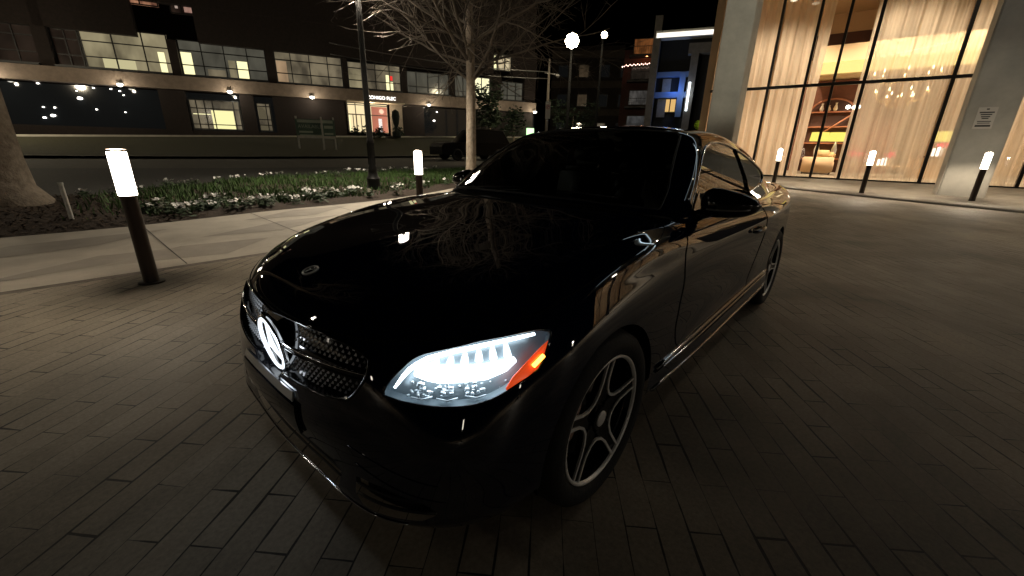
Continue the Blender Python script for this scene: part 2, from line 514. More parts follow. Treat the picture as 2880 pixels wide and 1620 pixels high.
# --- headlights
NRM = lambda s: Vector((-.66, .72 * s, .22)).normalized()
DRL = [(-.669,-.592,.637),(-.647,-.604,.669),(-.632,-.613,.687),(-.615,-.625,.701),(-.591,-.645,.717),(-.541,-.69,.735),(-.5,-.724,.744),(-.45,-.759,.753),(-.399,-.789,.759),(-.345,-.815,.763)]
BAND = [(-.628,-.633,.678),(-.610,-.660,.676),(-.592,-.683,.674),(-.548,-.733,.676),(-.50,-.775,.680),(-.455,-.803,.692),(-.425,-.815,.704)]
for s in sides:
    mir = lambda p, s=s: Vector((p[0], abs(p[1]) * s, p[2]))
    n = NRM(s)
    hl = empty('headlight', (0, 0, 0)); hl.parent = car
    hb = bmesh.new()
    for src in (lens_bm[s], turn_bm[s]):
        mp = {v: hb.verts.new(v.co - n * .055) for v in src.verts}
        for f in src.faces:
            try: hb.faces.new([mp[v] for v in f.verts])
            except ValueError: pass
    both = bmesh.new()
    for src in (lens_bm[s], turn_bm[s]):
        mp = {v: both.verts.new(v.co) for v in src.verts}
        for f in src.faces: both.faces.new([mp[v] for v in f.verts])
    bmesh.ops.remove_doubles(both, verts=both.verts, dist=.0004)
    for lp in loops(both):
        a = [hb.verts.new(p) for p in lp]
        b = [hb.verts.new(p - n * .058) for p in lp]
        for i in range(len(a)):
            j = (i + 1) % len(a)
            hb.faces.new((a[i], a[j], b[j], b[i]))
    bmesh.ops.recalc_face_normals(hb, faces=hb.faces)
    obj('lamp_housing', hb, M_hous, hl)
    gasket('lamp_seal', both, .004, M_gloss, hl)
    both.free()
    g = bmesh.new()
    add_tube(g, [mir(p) - n * .014 for p in DRL], [.0035, .006, .0065, .0065, .0065, .006, .006, .0055, .005, .004], 8)
    obj('daytime_light', g, M_led, hl)
    g = bmesh.new()
    add_tube(g, [mir(p) - n * .030 + Vector((0, 0, .004)) for p in BAND], [.015, .022, .025, .024, .022, .017, .008], 10)
    obj('led_bar', g, M_led, hl)
    g = bmesh.new()                                              # upright reflector fins above the bar
    for i in range(6):
        u = (i + .5) / 6
        a = mir(BAND[1]).lerp(mir(BAND[6]), u) - n * .030 + Vector((0, 0, .016))
        b = mir(DRL[4]).lerp(mir(DRL[8]), u * .95 + .02) - n * .022 - Vector((0, 0, .012))
        add_tube(g, [a, a.lerp(b, .5) - n * .006, b], [.012, .010, .006], 6)
    obj('led_fins', g, M_led2, hl)
    g = bmesh.new()                                              # lower-row glitter, shaped as three clusters of silver chips
    rq = random.Random(4)
    for px in ((-.640, -.668, .638), (-.595, -.720, .636), (-.537, -.770, .641)):
        for _ in range(16):
            q = mir((px[0] + rq.gauss(0, .010), px[1] + rq.gauss(0, .012), px[2] + rq.gauss(0, .010))) - n * (.034 + rq.gauss(0, .004))
            add_box(g, q, (rq.uniform(.004, .014), rq.uniform(.004, .010), rq.uniform(.003, .010)), rq.uniform(0, 3))
        add_tube(g, [mir((px[0] - .018, px[1] - .0 + .02, px[2] - .016)) - n * .024, mir((px[0], px[1] - .004, px[2] - .020)) - n * .022, mir((px[0] + .02, px[1] - .024, px[2] - .012)) - n * .024], .0028, 6)
    for k in range(26):
        u = k / 25
        q = mir((-.665 + .215 * u, -.640 - .165 * u, .622 + .020 * u + .012 * math.sin(k * 7.3))) - n * (.040 - .006 * math.sin(k * 3.1))
        add_box(g, q, (.010 + .006 * math.sin(k * 1.7), .005, .004), k * 1.3)
    obj('reflector_glitter', g, mat('reflector_silver', (.62, .68, .72), .42, .6), hl)
    obj('lamp_lens', flipped(lens_bm[s]), M_lens, hl)
    tl = obj('turn_reflector', shell(flipped(turn_bm[s]), .006), M_amber, hl)
    g = bmesh.new()
    add_tube(g, [mir((-.388, -.846, .694)) + n * .001, mir((-.352, -.853, .716)) + n * .001], .006, 8)
    obj('turn_bulb', g, M_bulb, tl)

# --- grille, emblem, bumper trim
gl = empty('grille', (0, 0, 0)); gl.parent = car
gasket('grille_rim', grille_skin, .0045, M_gloss, gl)
back = bmesh.new()
for f in grille_skin.faces:
    pass
mp = {v: back.verts.new(v.co + Vector((.035, 0, 0))) for v in grille_skin.verts}
for f in grille_skin.faces: back.faces.new([mp[v] for v in f.verts])
for lp in loops(grille_skin):
    a = [back.verts.new(p) for p in lp]
    b = [back.verts.new(p + Vector((.04, 0, 0))) for p in lp]
    for i in range(len(a)):
        j = (i + 1) % len(a)
        back.faces.new((a[i], a[j], b[j], b[i]))
obj('grille_back', back, M_gloss, gl)
sts = {}                                                         # diamond pins on the mesh, one field per opening
row = 0
z = .552
while z < .735:
    y = -.56 + (.0115 if row % 2 else 0)
    while y < .56:
        ok = f_gr((abs(y), z)) and f_gr((abs(y) + .008, z)) and f_gr((abs(y), z - .006)) and f_gr((abs(y), min(z + .006, .74)))
        if ok and (abs(y) > .15 or z < .575) and math.hypot(y, z - .604) > .105 and abs(z - (.637 + .01 * abs(y))) > .019:
            h_ = BVH_body.ray_cast(Vector((-2, y, z)), Vector((1, 0, 0)))
            if h_[0]:
                st = sts.setdefault((y > 0, z > .637 + .01 * abs(y)), bmesh.new())
                c = h_[0] + Vector((.022, 0, 0))
                q = .0052
                v = [st.verts.new(c + Vector(d)) for d in ((-.0035, 0, 0), (.004, q, 0), (.004, 0, q * 1.25), (.004, -q, 0), (.004, 0, -q * 1.25))]
                for i in range(4): st.faces.new((v[0], v[1 + (i + 1) % 4], v[1 + i]))
        y += .023
    z += .0125
    row += 1
M_pin = mat('pin_silver', (.88, .88, .90), .4, 0.0)
for st in sts.values(): obj('diamond_pins', st, M_pin, gl, smooth=False)
for s in sides:
    g = bmesh.new()
    pts = []
    for y in np.linspace(.105, .502, 18):
        h_ = BVH_body.ray_cast(Vector((-2, s * y, .637 + .02 * y)), Vector((1, 0, 0)))[0]
        pts.append(h_ + Vector((.006, 0, 0)))
    for dz, rr in ((.010, .004), (-.010, .003)):
        add_tube(g, [p + Vector((0, 0, dz)) for p in pts], rr, 8)
    add_grid(g, [[p + Vector((.001, 0, dz)) for p in pts] for dz in (.012, 0, -.012)])
    obj('grille_bar', g, M_gloss, gl)
    g = bmesh.new()
    pts = [BVH_body.ray_cast(Vector((-2, s * y, .648 + .02 * y)), Vector((1, 0, 0)))[0] + Vector((.001, 0, 0)) for y in np.linspace(.107, .500, 18)]
    add_tube(g, pts, .0034, 8)
    obj('chrome_edge', g, M_chrome, gl)

em = empty('nose_emblem', (0, 0, 0)); em.parent = car
T = Matrix.Translation((-.773, 0, .605)) @ Matrix.Rotation(R(-6), 4, 'Y') @ Matrix.Rotation(R(-90), 4, 'Y')
def ring_pts(T, r_, n=48): return [T @ Vector((r_ * math.cos(2 * math.pi * k / n), r_ * math.sin(2 * math.pi * k / n), 0)) for k in range(n)]
def star(bm, T, r_, w, h, root=0.0):
    for k in range(3):
        a = math.pi * 2 * k / 3                                  # local x points up
        tip = Vector((r_ * math.cos(a), r_ * math.sin(a), h * .2))
        l = Vector((w * math.cos(a + math.pi / 3), w * math.sin(a + math.pi / 3), 0))
        r2 = Vector((w * math.cos(a - math.pi / 3), w * math.sin(a - math.pi / 3), 0))
        v = [bm.verts.new(T @ p) for p in (tip, l, r2, Vector((0, 0, h)), Vector((tip.x, tip.y, -.002)), Vector((l.x, l.y, -.004)), Vector((r2.x, r2.y, -.004)))]
        for q in ((0, 1, 3), (0, 3, 2), (0, 4, 5, 1), (0, 2, 6, 4)): bm.faces.new([v[i] for i in q])
g = bmesh.new(); add_tube(g, ring_pts(T, .090), .0068, 10, closed=True); obj('emblem_ring', g, M_star, em)
g = bmesh.new(); star(g, T, .088, .0125, .010); obj('emblem_star', g, M_star, em, smooth=False)
lamp('emblem_lamp', (-.855, 0, .606), .8, (.84, .92, 1.0), em, .03)
g = bmesh.new(); add_tube(g, ring_pts(T, .102), .0045, 8, closed=True)
add_lathe(g, [(.098, -.012), (.02, -.016), (.001, -.016)], 40, T, cap=False, mi=1); obj('emblem_base', g, [M_chrome, M_gloss], em)

bd = empty('hood_badge', (0, 0, 0)); bd.parent = car
c, nn, _, _ = BVH_body.ray_cast(Vector((-.611, 0, 1.2)), Vector((0, 0, -1)))
nn = nn if nn.z > 0 else -nn
T = Matrix.Translation(c + nn * .0015) @ Matrix.Rotation(math.atan2(nn.x, nn.z), 4, 'Y')
g = bmesh.new(); add_lathe(g, [(.001, .002), (.021, .002), (.0215, 0)], 36, T); obj('badge_disc', g, M_gloss, bd)
g = bmesh.new(); add_tube(g, ring_pts(T, .0265, 36), .0034, 8, closed=True); add_tube(g, ring_pts(T, .0175, 36), .0012, 6, closed=True)
T2 = T @ Matrix.Rotation(math.pi, 4, 'Z') @ Matrix.Translation((0, 0, .003))
star(g, T2, .0165, .0036, .002); obj('badge_ring', g, mat('badge_silver', (.85, .84, .82), .35, .3), bd)

pl = empty('plate_bracket', (0, 0, 0)); pl.parent = car
def skin(y, z, d): return BVH_body.ray_cast(Vector((-2, y, z)), Vector((1, 0, 0)))[0] + Vector((-d, 0, 0))
g = bmesh.new()
add_grid(g, [[skin(y, z, .012) for y in np.linspace(-.235, .235, 17)] for z in np.linspace(.375, .482, 6)])
obj('plate_panel', shell(g, .010), M_gloss, pl, angle=40)
g = bmesh.new()
lo, hi = [], []
for y in np.linspace(-.222, .222, 21):
    t = (abs(y) - .05) / .172
    lo.append(skin(y, .494, .012)); hi.append(skin(y * .955, .521, .008))
add_grid(g, [lo, hi])
obj('plate_strip', shell(g, .006), mat('satin_silver', (.62, .64, .66), .30, 1.0), pl, angle=40)

g = bmesh.new()                                                  # thin bright splitter edge
pts = []
for y in np.linspace(-.66, .66, 45):
    h_ = BVH_body.ray_cast(Vector((-2, y, .236)), Vector((1, 0, 0)))[0]
    pts.append(h_ + Vector((-.001, 0, 0)))
add_tube(g, pts, .0042, 8)
obj('splitter_trim', g, M_chrome, car)
g = bmesh.new()
add_grid(g, [[skin(y, z, -.05) for y in np.linspace(-.44, .44, 21)] for z in (.24, .30, .36)])
for s in sides: add_grid(g, [[skin(s * y, z, -.05) for y in np.linspace(.48, .745, 9)] for z in (.245, .30, .355)])
for s in sides:
    for z in (.285, .320):
        add_tube(g, [skin(s * y, z, -.006) for y in np.linspace(.50, .725, 10)], .005, 6)
for z in (.275, .300, .325):
    add_tube(g, [skin(y, z, -.02) for y in np.linspace(-.42, .42, 20)], .004, 6)
obj('lower_intake', g, M_matte, car)
for s in sides:                                                  # bumper creases: fine raised flicks
    g = bmesh.new()
    add_tube(g, [skin(s * y, .44 - .05 * (y - .48) / .25, .0005) for y in np.linspace(.47, .74, 14)], .0022, 6)
    add_tube(g, [skin(s * y, .395 - .07 * (y - .50) / .25, .0005) for y in np.linspace(.50, .75, 14)], .0022, 6)
    obj('bumper_flick', g, M_paint, car)
g = bmesh.new()                                                  # washer jets / creases near the bonnet tip
for y, x in ((-.10, -.647), (-.155, -.665)):
    p = BVH_body.ray_cast(Vector((x, y, 1.2)), Vector((0, 0, -1)))[0]
    add_tube(g, [p + Vector((.0, .016, -.002)), p + Vector((0, 0, .0008)), p + Vector((.0, -.016, -.002))], .0022, 6)
g.free()

for s in sides:                                                  # sill blades under the doors
    g = bmesh.new()
    for z, rr, off in ((.372, .010, .001), (.352, .006, .004), (.262, .012, -.002)):
        pts = []
        for x in np.linspace(.42, 2.44, 24):
            h_ = BVH_body.ray_cast(Vector((x, s * 2, z + .028 * (x - .42) / 2)), Vector((0, -s, 0)))[0]
            if h_: pts.append(h_ + Vector((0, s * off, 0)))
        add_tube(g, pts, rr, 10)
    obj('side_sill', g, M_sill, car)
# --- glasshouse
f_ws = in_poly([(-.705,1.012),(-.40,1.026),(0,1.034),(.40,1.026),(.705,1.012),(.690,1.09),(.640,1.195),(.585,1.30),(.560,1.340),(.52,1.362),(.30,1.380),(0,1.386),(-.30,1.380),(-.52,1.362),(-.560,1.340),(-.585,1.30),(-.640,1.195),(-.690,1.09)])
ws_bm = take(bm_green, cut_region(bm_green, lambda p: f_ws((p.y, p.z)), lambda p: p.x < 1.45))
f_rw = in_poly([(-.50,1.09),(0,1.11),(.50,1.09),(.46,1.20),(.40,1.275),(0,1.30),(-.40,1.275),(-.46,1.20)])
rw_bm = take(bm_green, cut_region(bm_green, lambda p: f_rw((p.y, p.z)), lambda p: p.x > 2.45))
DLO = [(.845,.970),(.93,1.055),(1.03,1.145),(1.162,1.236),(1.29,1.290),(1.40,1.312),(1.56,1.322),(1.76,1.312),(2.06,1.270),(2.28,1.218),(2.47,1.155),(2.525,1.115),(2.50,1.080),(2.42,1.052),(2.13,1.020),(1.90,1.000),(1.51,.973),(1.18,.960)]
f_dlo = in_poly(DLO)
dlo_bm = {s: take(bm_green, cut_region(bm_green, lambda p: f_dlo((p.x, p.z)), lambda p, s=s: p.y * s > .45 and .75 < p.x < 2.7)) for s in sides}
for s in sides:                                                  # real side glass is one even curve: fair it with a quadric
    X = np.array([(v.co.x, v.co.y, v.co.z) for v in dlo_bm[s].verts])
    A = np.stack([np.ones(len(X)), X[:, 0], X[:, 2], X[:, 0] ** 2, X[:, 0] * X[:, 2], X[:, 2] ** 2], 1)
    co, *_ = np.linalg.lstsq(A, X[:, 1], rcond=None)
    for v, y in zip(dlo_bm[s].verts, A @ co): v.co.y = y
obj('roof', bm_green, M_paint, car)
cab = empty('cabin', (0, 0, 0)); cab.parent = car              # dim cabin behind the glass
M_trim = mat('cabin_trim', (.020, .019, .018), .6, noise=(20, .3))
M_seat = mat('seat_leather', (.035, .032, .030), .5)
g = bmesh.new()
add_grid(g, [[(x, y, z + .02 * math.cos(y * 2.2)) for y in np.linspace(-.70, .70, 15)] for x, z in ((.60, .985), (.80, .985), (.98, .965), (1.06, .90), (1.08, .80))])
obj('dashboard', g, M_trim, cab)
g = bmesh.new(); add_box(g, (2.95, 0, .97), (.9, 1.25, .06)); obj('parcel_shelf', g, M_trim, cab, smooth=False)
g = bmesh.new()
c = Vector((1.16, -.36, .955)); T = Matrix.Translation(c) @ Matrix.Rotation(R(-66), 4, 'Y')
add_tube(g, ring_pts(T, .178, 36), .015, 8, closed=True)
for a in (0, 2.1, 4.2): add_tube(g, [c, T @ Vector((.17 * math.cos(a), .17 * math.sin(a), 0))], .014, 6)
add_lathe(g, [(.001, -.03), (.05, -.02), (.055, .0), (.001, .02)], 14, T)
obj('steering_wheel', g, M_trim, cab)
for x, ys, hgt in ((1.72, (-.37, .37), 1.12), (2.42, (-.32, .32), 1.04)):
    for y in ys:
        g = bmesh.new(); add_box(g, (0, 0, 0), (.15, .50, .56), 0, Matrix.Translation((x, y, hgt - .26)) @ Matrix.Rotation(R(14), 4, 'Y'))
        bmesh.ops.bevel(g, geom=g.edges[:], offset=.05, segments=3, affect='EDGES'); st_ = obj('seat', g, M_seat, cab)
        g = bmesh.new(); add_box(g, (0, 0, 0), (.10, .26, .17), 0, Matrix.Translation((x + .06, y, hgt + .11)) @ Matrix.Rotation(R(10), 4, 'Y'))
        bmesh.ops.bevel(g, geom=g.edges[:], offset=.035, segments=3, affect='EDGES'); obj('headrest', g, M_seat, st_)
g = bmesh.new(); add_box(g, (1.28, 0, 1.285), (.035, .24, .065)); bmesh.ops.bevel(g, geom=g.edges[:], offset=.012, segments=2, affect='EDGES')
add_tube(g, [(1.29, 0, 1.30), (1.24, 0, 1.37)], .012, 6); obj('rear_mirror', g, M_gloss, cab)
w = obj('windscreen', ws_bm, glassy('screen_glass', (.62, .68, .66), 1.5), car)
tb = bmesh.new(); tb.from_mesh(w.data); gasket('screen_seal', tb, .006, M_matte, w); tb.free()
obj('rear_window', rw_bm, glassy('rear_glass', (.55, .60, .60), 1.5), car)
for s in sides:
    sw = obj('side_window', dlo_bm[s], M_sideglass, car)
    tb = bmesh.new(); tb.from_mesh(sw.data)
    gasket('chrome_surround', tb, .0075, M_chrome, sw, (0, .002 * s, 0)); tb.free()
    g = bmesh.new()
    pts = []
    for x, z in ((2.02, 1.012), (2.00, 1.09), (1.965, 1.18), (1.92, 1.285)):
        pts.append(BVH_green.ray_cast(Vector((x, s * 2, z)), Vector((0, -s, 0)))[0])
    add_tube(g, pts, .007, 6)
    obj('window_divider', g, M_gloss, sw)
g = bmesh.new()                                                  # cowl between bonnet and screen
A = [body_top[-1]]
ca, cb = [], []
for t in np.linspace(-1, 1, 41):
    col = 7 * NS if t > 0 else -7 * NS
    k = int(round((1 - abs(t)) * (len(body_top) - 1)))
    p = body_top[k][-1 if t > 0 else 0]
    ca.append(Vector(p) + Vector((-.01, 0, -.012)))
    q = cubic(full(GH[0]), [10 + 2.0 * t])[0]
    cb.append(Vector(q) + Vector((.02, 0, .004)))
add_grid(g, [ca, [a.lerp(b, .5) - Vector((0, 0, .006)) for a, b in zip(ca, cb)], cb])
obj('cowl_panel', g, M_matte, car)
g = bmesh.new()
for (a, b, c_) in (((.56, .18, 1.035), (.60, -.20, 1.062), (.62, -.52, 1.050)), ((.55, .55, 1.022), (.565, .30, 1.045), (.585, .02, 1.062))):
    pts = [Vector(a), Vector(a).lerp(Vector(b), .5), Vector(b), Vector(c_)]
    add_tube(g, pts, [.007, .006, .005, .004], 6)
obj('wiper', g, M_matte, car)

# --- door mirrors
for s in sides:
    dm = empty('door_mirror', (0, 0, 0)); dm.parent = car
    g = bmesh.new()
    prof = []
    for i in range(17):
        u = i / 16                                               # 0 at the door, 1 at the outer tip
        y = .800 + .255 * u
        e = (1 - abs(2 * u - 1) ** 3.2) ** .55 if 0 < u < 1 else 0
        hz = .078 * e * (1 - .18 * u) + .001
        hx = .072 * e + .001
        zc = 1.030 + .006 * u
        xc = .935 + .045 * u
        rowp = []
        for k in range(28):
            a = 2 * math.pi * k / 28
            ca_, sa_ = math.cos(a), math.sin(a)
            pw = lambda v, p_: math.copysign(abs(v) ** p_, v)
            xx = xc + hx * pw(ca_, .75) * (1.0 if ca_ < 0 else .55)
            rowp.append((xx, s * y, zc + hz * pw(sa_, .7) * ((1.22 - .62 * u) if sa_ > 0 else (.92 - .10 * u))))
        prof.append(rowp)
    V = add_grid(g, [r_ + [r_[0]] for r_ in prof], flip=s > 0)
    bmesh.ops.remove_doubles(g, verts=g.verts, dist=.0005)
    bmesh.ops.recalc_face_normals(g, faces=g.faces)
    obj('mirror_housing', g, M_gloss, dm)
    g = bmesh.new()
    pts = []
    for i in range(3, 15):
        r_ = prof[i]
        k = min(range(28), key=lambda k: (abs(r_[k][2] - (1.012 + .001 * i)) + (9 if r_[k][0] > .95 + .045 * i / 16 else 0)))
        pts.append(Vector(r_[k]) + Vector((-.002, 0, 0)))
    add_tube(g, pts, .0048, 8)
    obj('repeater_lamp', g, mat('clear_repeater', (.35, .34, .32), .18, .6), dm)
    g = bmesh.new()
    add_tube(g, [(.90, s * .775, .955), (.925, s * .83, .985), (.945, s * .90, 1.000)], [.030, .026, .020], 12)
    add_tube(g, [(.86, s * .772, .965), (.95, s * .785, .975), (1.0, s * .775, .965)], [.012, .016, .012], 8)
    obj('mirror_arm', g, M_gloss, dm)
    g = bmesh.new()
    add_lathe(g, [(.001, 0), (.066, 0), (.066, .004)], 24, Matrix.Translation((1.003, s * .935, 1.035)) @ Matrix.Diagonal((1, 1.55, 1, 1)) @ Matrix.Rotation(R(90), 4, 'Y'))
    obj('mirror_glass', g, M_chrome, dm)
    g = bmesh.new()                                              # black sail panel at the front corner of the side window
    v = [BVH_green.ray_cast(Vector((x, s * 2, z)), Vector((0, -s, 0)))[0] + Vector((0, s * .004, 0)) for x, z in ((.855, .975), (1.02, .975), (.985, 1.08), (.94, 1.05))]
    g.faces.new([g.verts.new(p) for p in v])
    obj('sail_panel', shell(g, .003), M_gloss, dm, smooth=False)

# --- wheels
def make_wheel():
    root = empty('wheel', (0, 0, 0))
    AX = Matrix.Rotation(R(90), 4, 'X')                          # lathe z -> -y (outer face at -y)
    g = bmesh.new()
    add_lathe(g, [(.247, .095), (.256, .112), (.285, .118), (.310, .112), (.327, .095), (.335, .06), (.335, -.06), (.325, -.10), (.25, -.11), (.247, -.10)], 72, AX, cap=False)
    obj('tyre', g, M_tyre, root)
    g = bmesh.new()
    add_lathe(g, [(.247, .096), (.2475, .104), (.243, .106), (.2365, .104), (.234, .094)], 72, AX, cap=False)
    obj('rim_lip', g, M_silver, root)
    g = bmesh.new()
    add_lathe(g, [(.236, .098), (.222, .05), (.215, -.09), (.20, -.10)], 56, AX, cap=False)
    def P(r_, a, d):                                             # polar on the wheel face; dished toward the hub
        return Vector((r_ * math.cos(a), -(d + .082 + .018 * (r_ / .235) ** 2), r_ * math.sin(a)))
    A0 = R(85)
    for k in range(5):                                           # five broad black spokes
        a = A0 + k * 2 * math.pi / 5
        rows = []
        for r_ in np.linspace(.02, .238, 12):
            w_ = math.atan2(max(.021, .050 - .30 * max(0, r_ - .05)), r_) if r_ > .06 else R(36)
            rows.append((r_, min(w_, R(36))))
        for d0 in (0, -.03):
            add_grid(g, [[P(r_, a - w_, d0 - .004), P(r_, a, d0 - .009), P(r_, a + w_, d0 - .004)] for r_, w_ in rows], flip=d0 < 0)
        for sg in (-1, 1):
            add_grid(g, [[P(r_, a + sg * w_, -.004), P(r_, a + sg * w_, -.034)] for r_, w_ in rows], flip=sg > 0)
    add_lathe(g, [(.045, .080), (.044, .088), (.034, .090), (.001, .090)], 30, AX)
    for k in range(5):
        a = A0 + R(36) + k * 2 * math.pi / 5
        add_lathe(g, [(.010, .06), (.010, .083), (.001, .084)], 8, Matrix.Translation((.056 * math.cos(a), 0, .056 * math.sin(a))) @ AX)
    obj('rim', g, M_gloss, root, angle=35)
    for k in range(5):                                           # machined edges: one V round each opening
        a = A0 + R(36) + k * 2 * math.pi / 5
        g = bmesh.new()
        path = []
        for r_ in np.linspace(.238, .112, 8):
            w_ = math.atan2(max(.021, .050 - .30 * max(0, r_ - .05)), r_)
            path.append((r_, -(R(36) - w_)))
        path += [(.098, -R(9)), (.094, 0), (.098, R(9))]
        path += [(r_, -w_) for r_, w_ in path[7::-1]]
        L, O = [], []
        pts = [P(r_, a + w_, 0) for r_, w_ in path]
        for i, p in enumerate(pts):
            t = (pts[min(i + 1, len(pts) - 1)] - pts[max(i - 1, 0)]).normalized()
            sd = t.cross(Vector((0, -1, 0))).normalized() * .0048
            L.append([p + sd + Vector((0, .008, 0)), p + sd, p - sd, p - sd + Vector((0, .008, 0))])
        add_grid(g, L)
        bmesh.ops.recalc_face_normals(g, faces=g.faces)
        obj('spoke_edge', g, M_silver, root, angle=35)
    g = bmesh.new()
    add_lathe(g, [(.165, .012), (.165, .020), (.09, .022), (.07, .040), (.001, .042)], 48, AX)
    obj('brake_disc', g, mat('brake_disc_steel', (.10, .10, .10), .4, .9) if not bpy.data.materials.get('brake_disc_steel') else bpy.data.materials['brake_disc_steel'], root)
    g = bmesh.new()
    for i in range(9):
        pass
    arc = [Vector((.150 * math.cos(t), -.038, .150 * math.sin(t))) for t in np.linspace(R(128), R(192), 11)]
    add_tube(g, arc, [.018, .026, .030, .031, .031, .031, .031, .031, .030, .026, .018], 10)
    obj('caliper', g, mat('caliper_paint', (.42, .30, .27), .35, .5) if not bpy.data.materials.get('caliper_paint') else bpy.data.materials['caliper_paint'], root)
    g = bmesh.new()
    add_lathe(g, [(.030, .088), (.030, .0925), (.027, .094), (.001, .094)], 26, AX)
    obj('centre_cap', g, M_silver, root)
    return root
wh = make_wheel()
wh.location = (-.010, -.785, .334); wh.parent = car
for (x, y, rz, ry) in ((2.84, -.768, 0, 20), (0, .785, 180, 40), (2.84, .768, 180, 10)):
    w2 = copy_tree(wh, car)
    w2.location = (x, y, .335)
    w2.rotation_euler = (0, R(ry), R(rz))
# ------------------------------------------------------------------ ground: the drive lies in a shallow bowl that rises away from the car
def gz(x, y):
    t = max(0.0, math.hypot(x - .5, y + .5) - 4.5)
    return .028 * (math.sqrt(t * t + 1) - 1)
def bearing(px, py):
    d = _f + _r * ((px - 1440) / 1149.135) - _u * ((py - 810) / 1149.135)
    h = math.hypot(d.x, d.y)
    return Vector((d.x / h, d.y / h, 0)), d.z / h
def at(px, py, dist):
    """world point seen from the camera spot along a bearing, at a horizontal distance"""
    b, s = bearing(px, py)
    return CAM_POS + b * dist + Vector((0, 0, s * dist))

def sheet(name, x0, x1, nx, lo, hi, ny, dz, m, label=None, cat=None, kind='structure', zf=gz, pw=1.0):
    bm = bmesh.new()
    P = []
    for i in range(nx + 1):
        x = x0 + (x1 - x0) * i / nx
        a, b = lo(x), hi(x)
        P.append([(x, a + (b - a) * (j / ny) ** pw, zf(x, a + (b - a) * (j / ny) ** pw) + dz) for j in range(ny + 1)])
    add_grid(bm, P, flip=True)
    return tag(obj(name, bm, m), label, cat, None, kind)

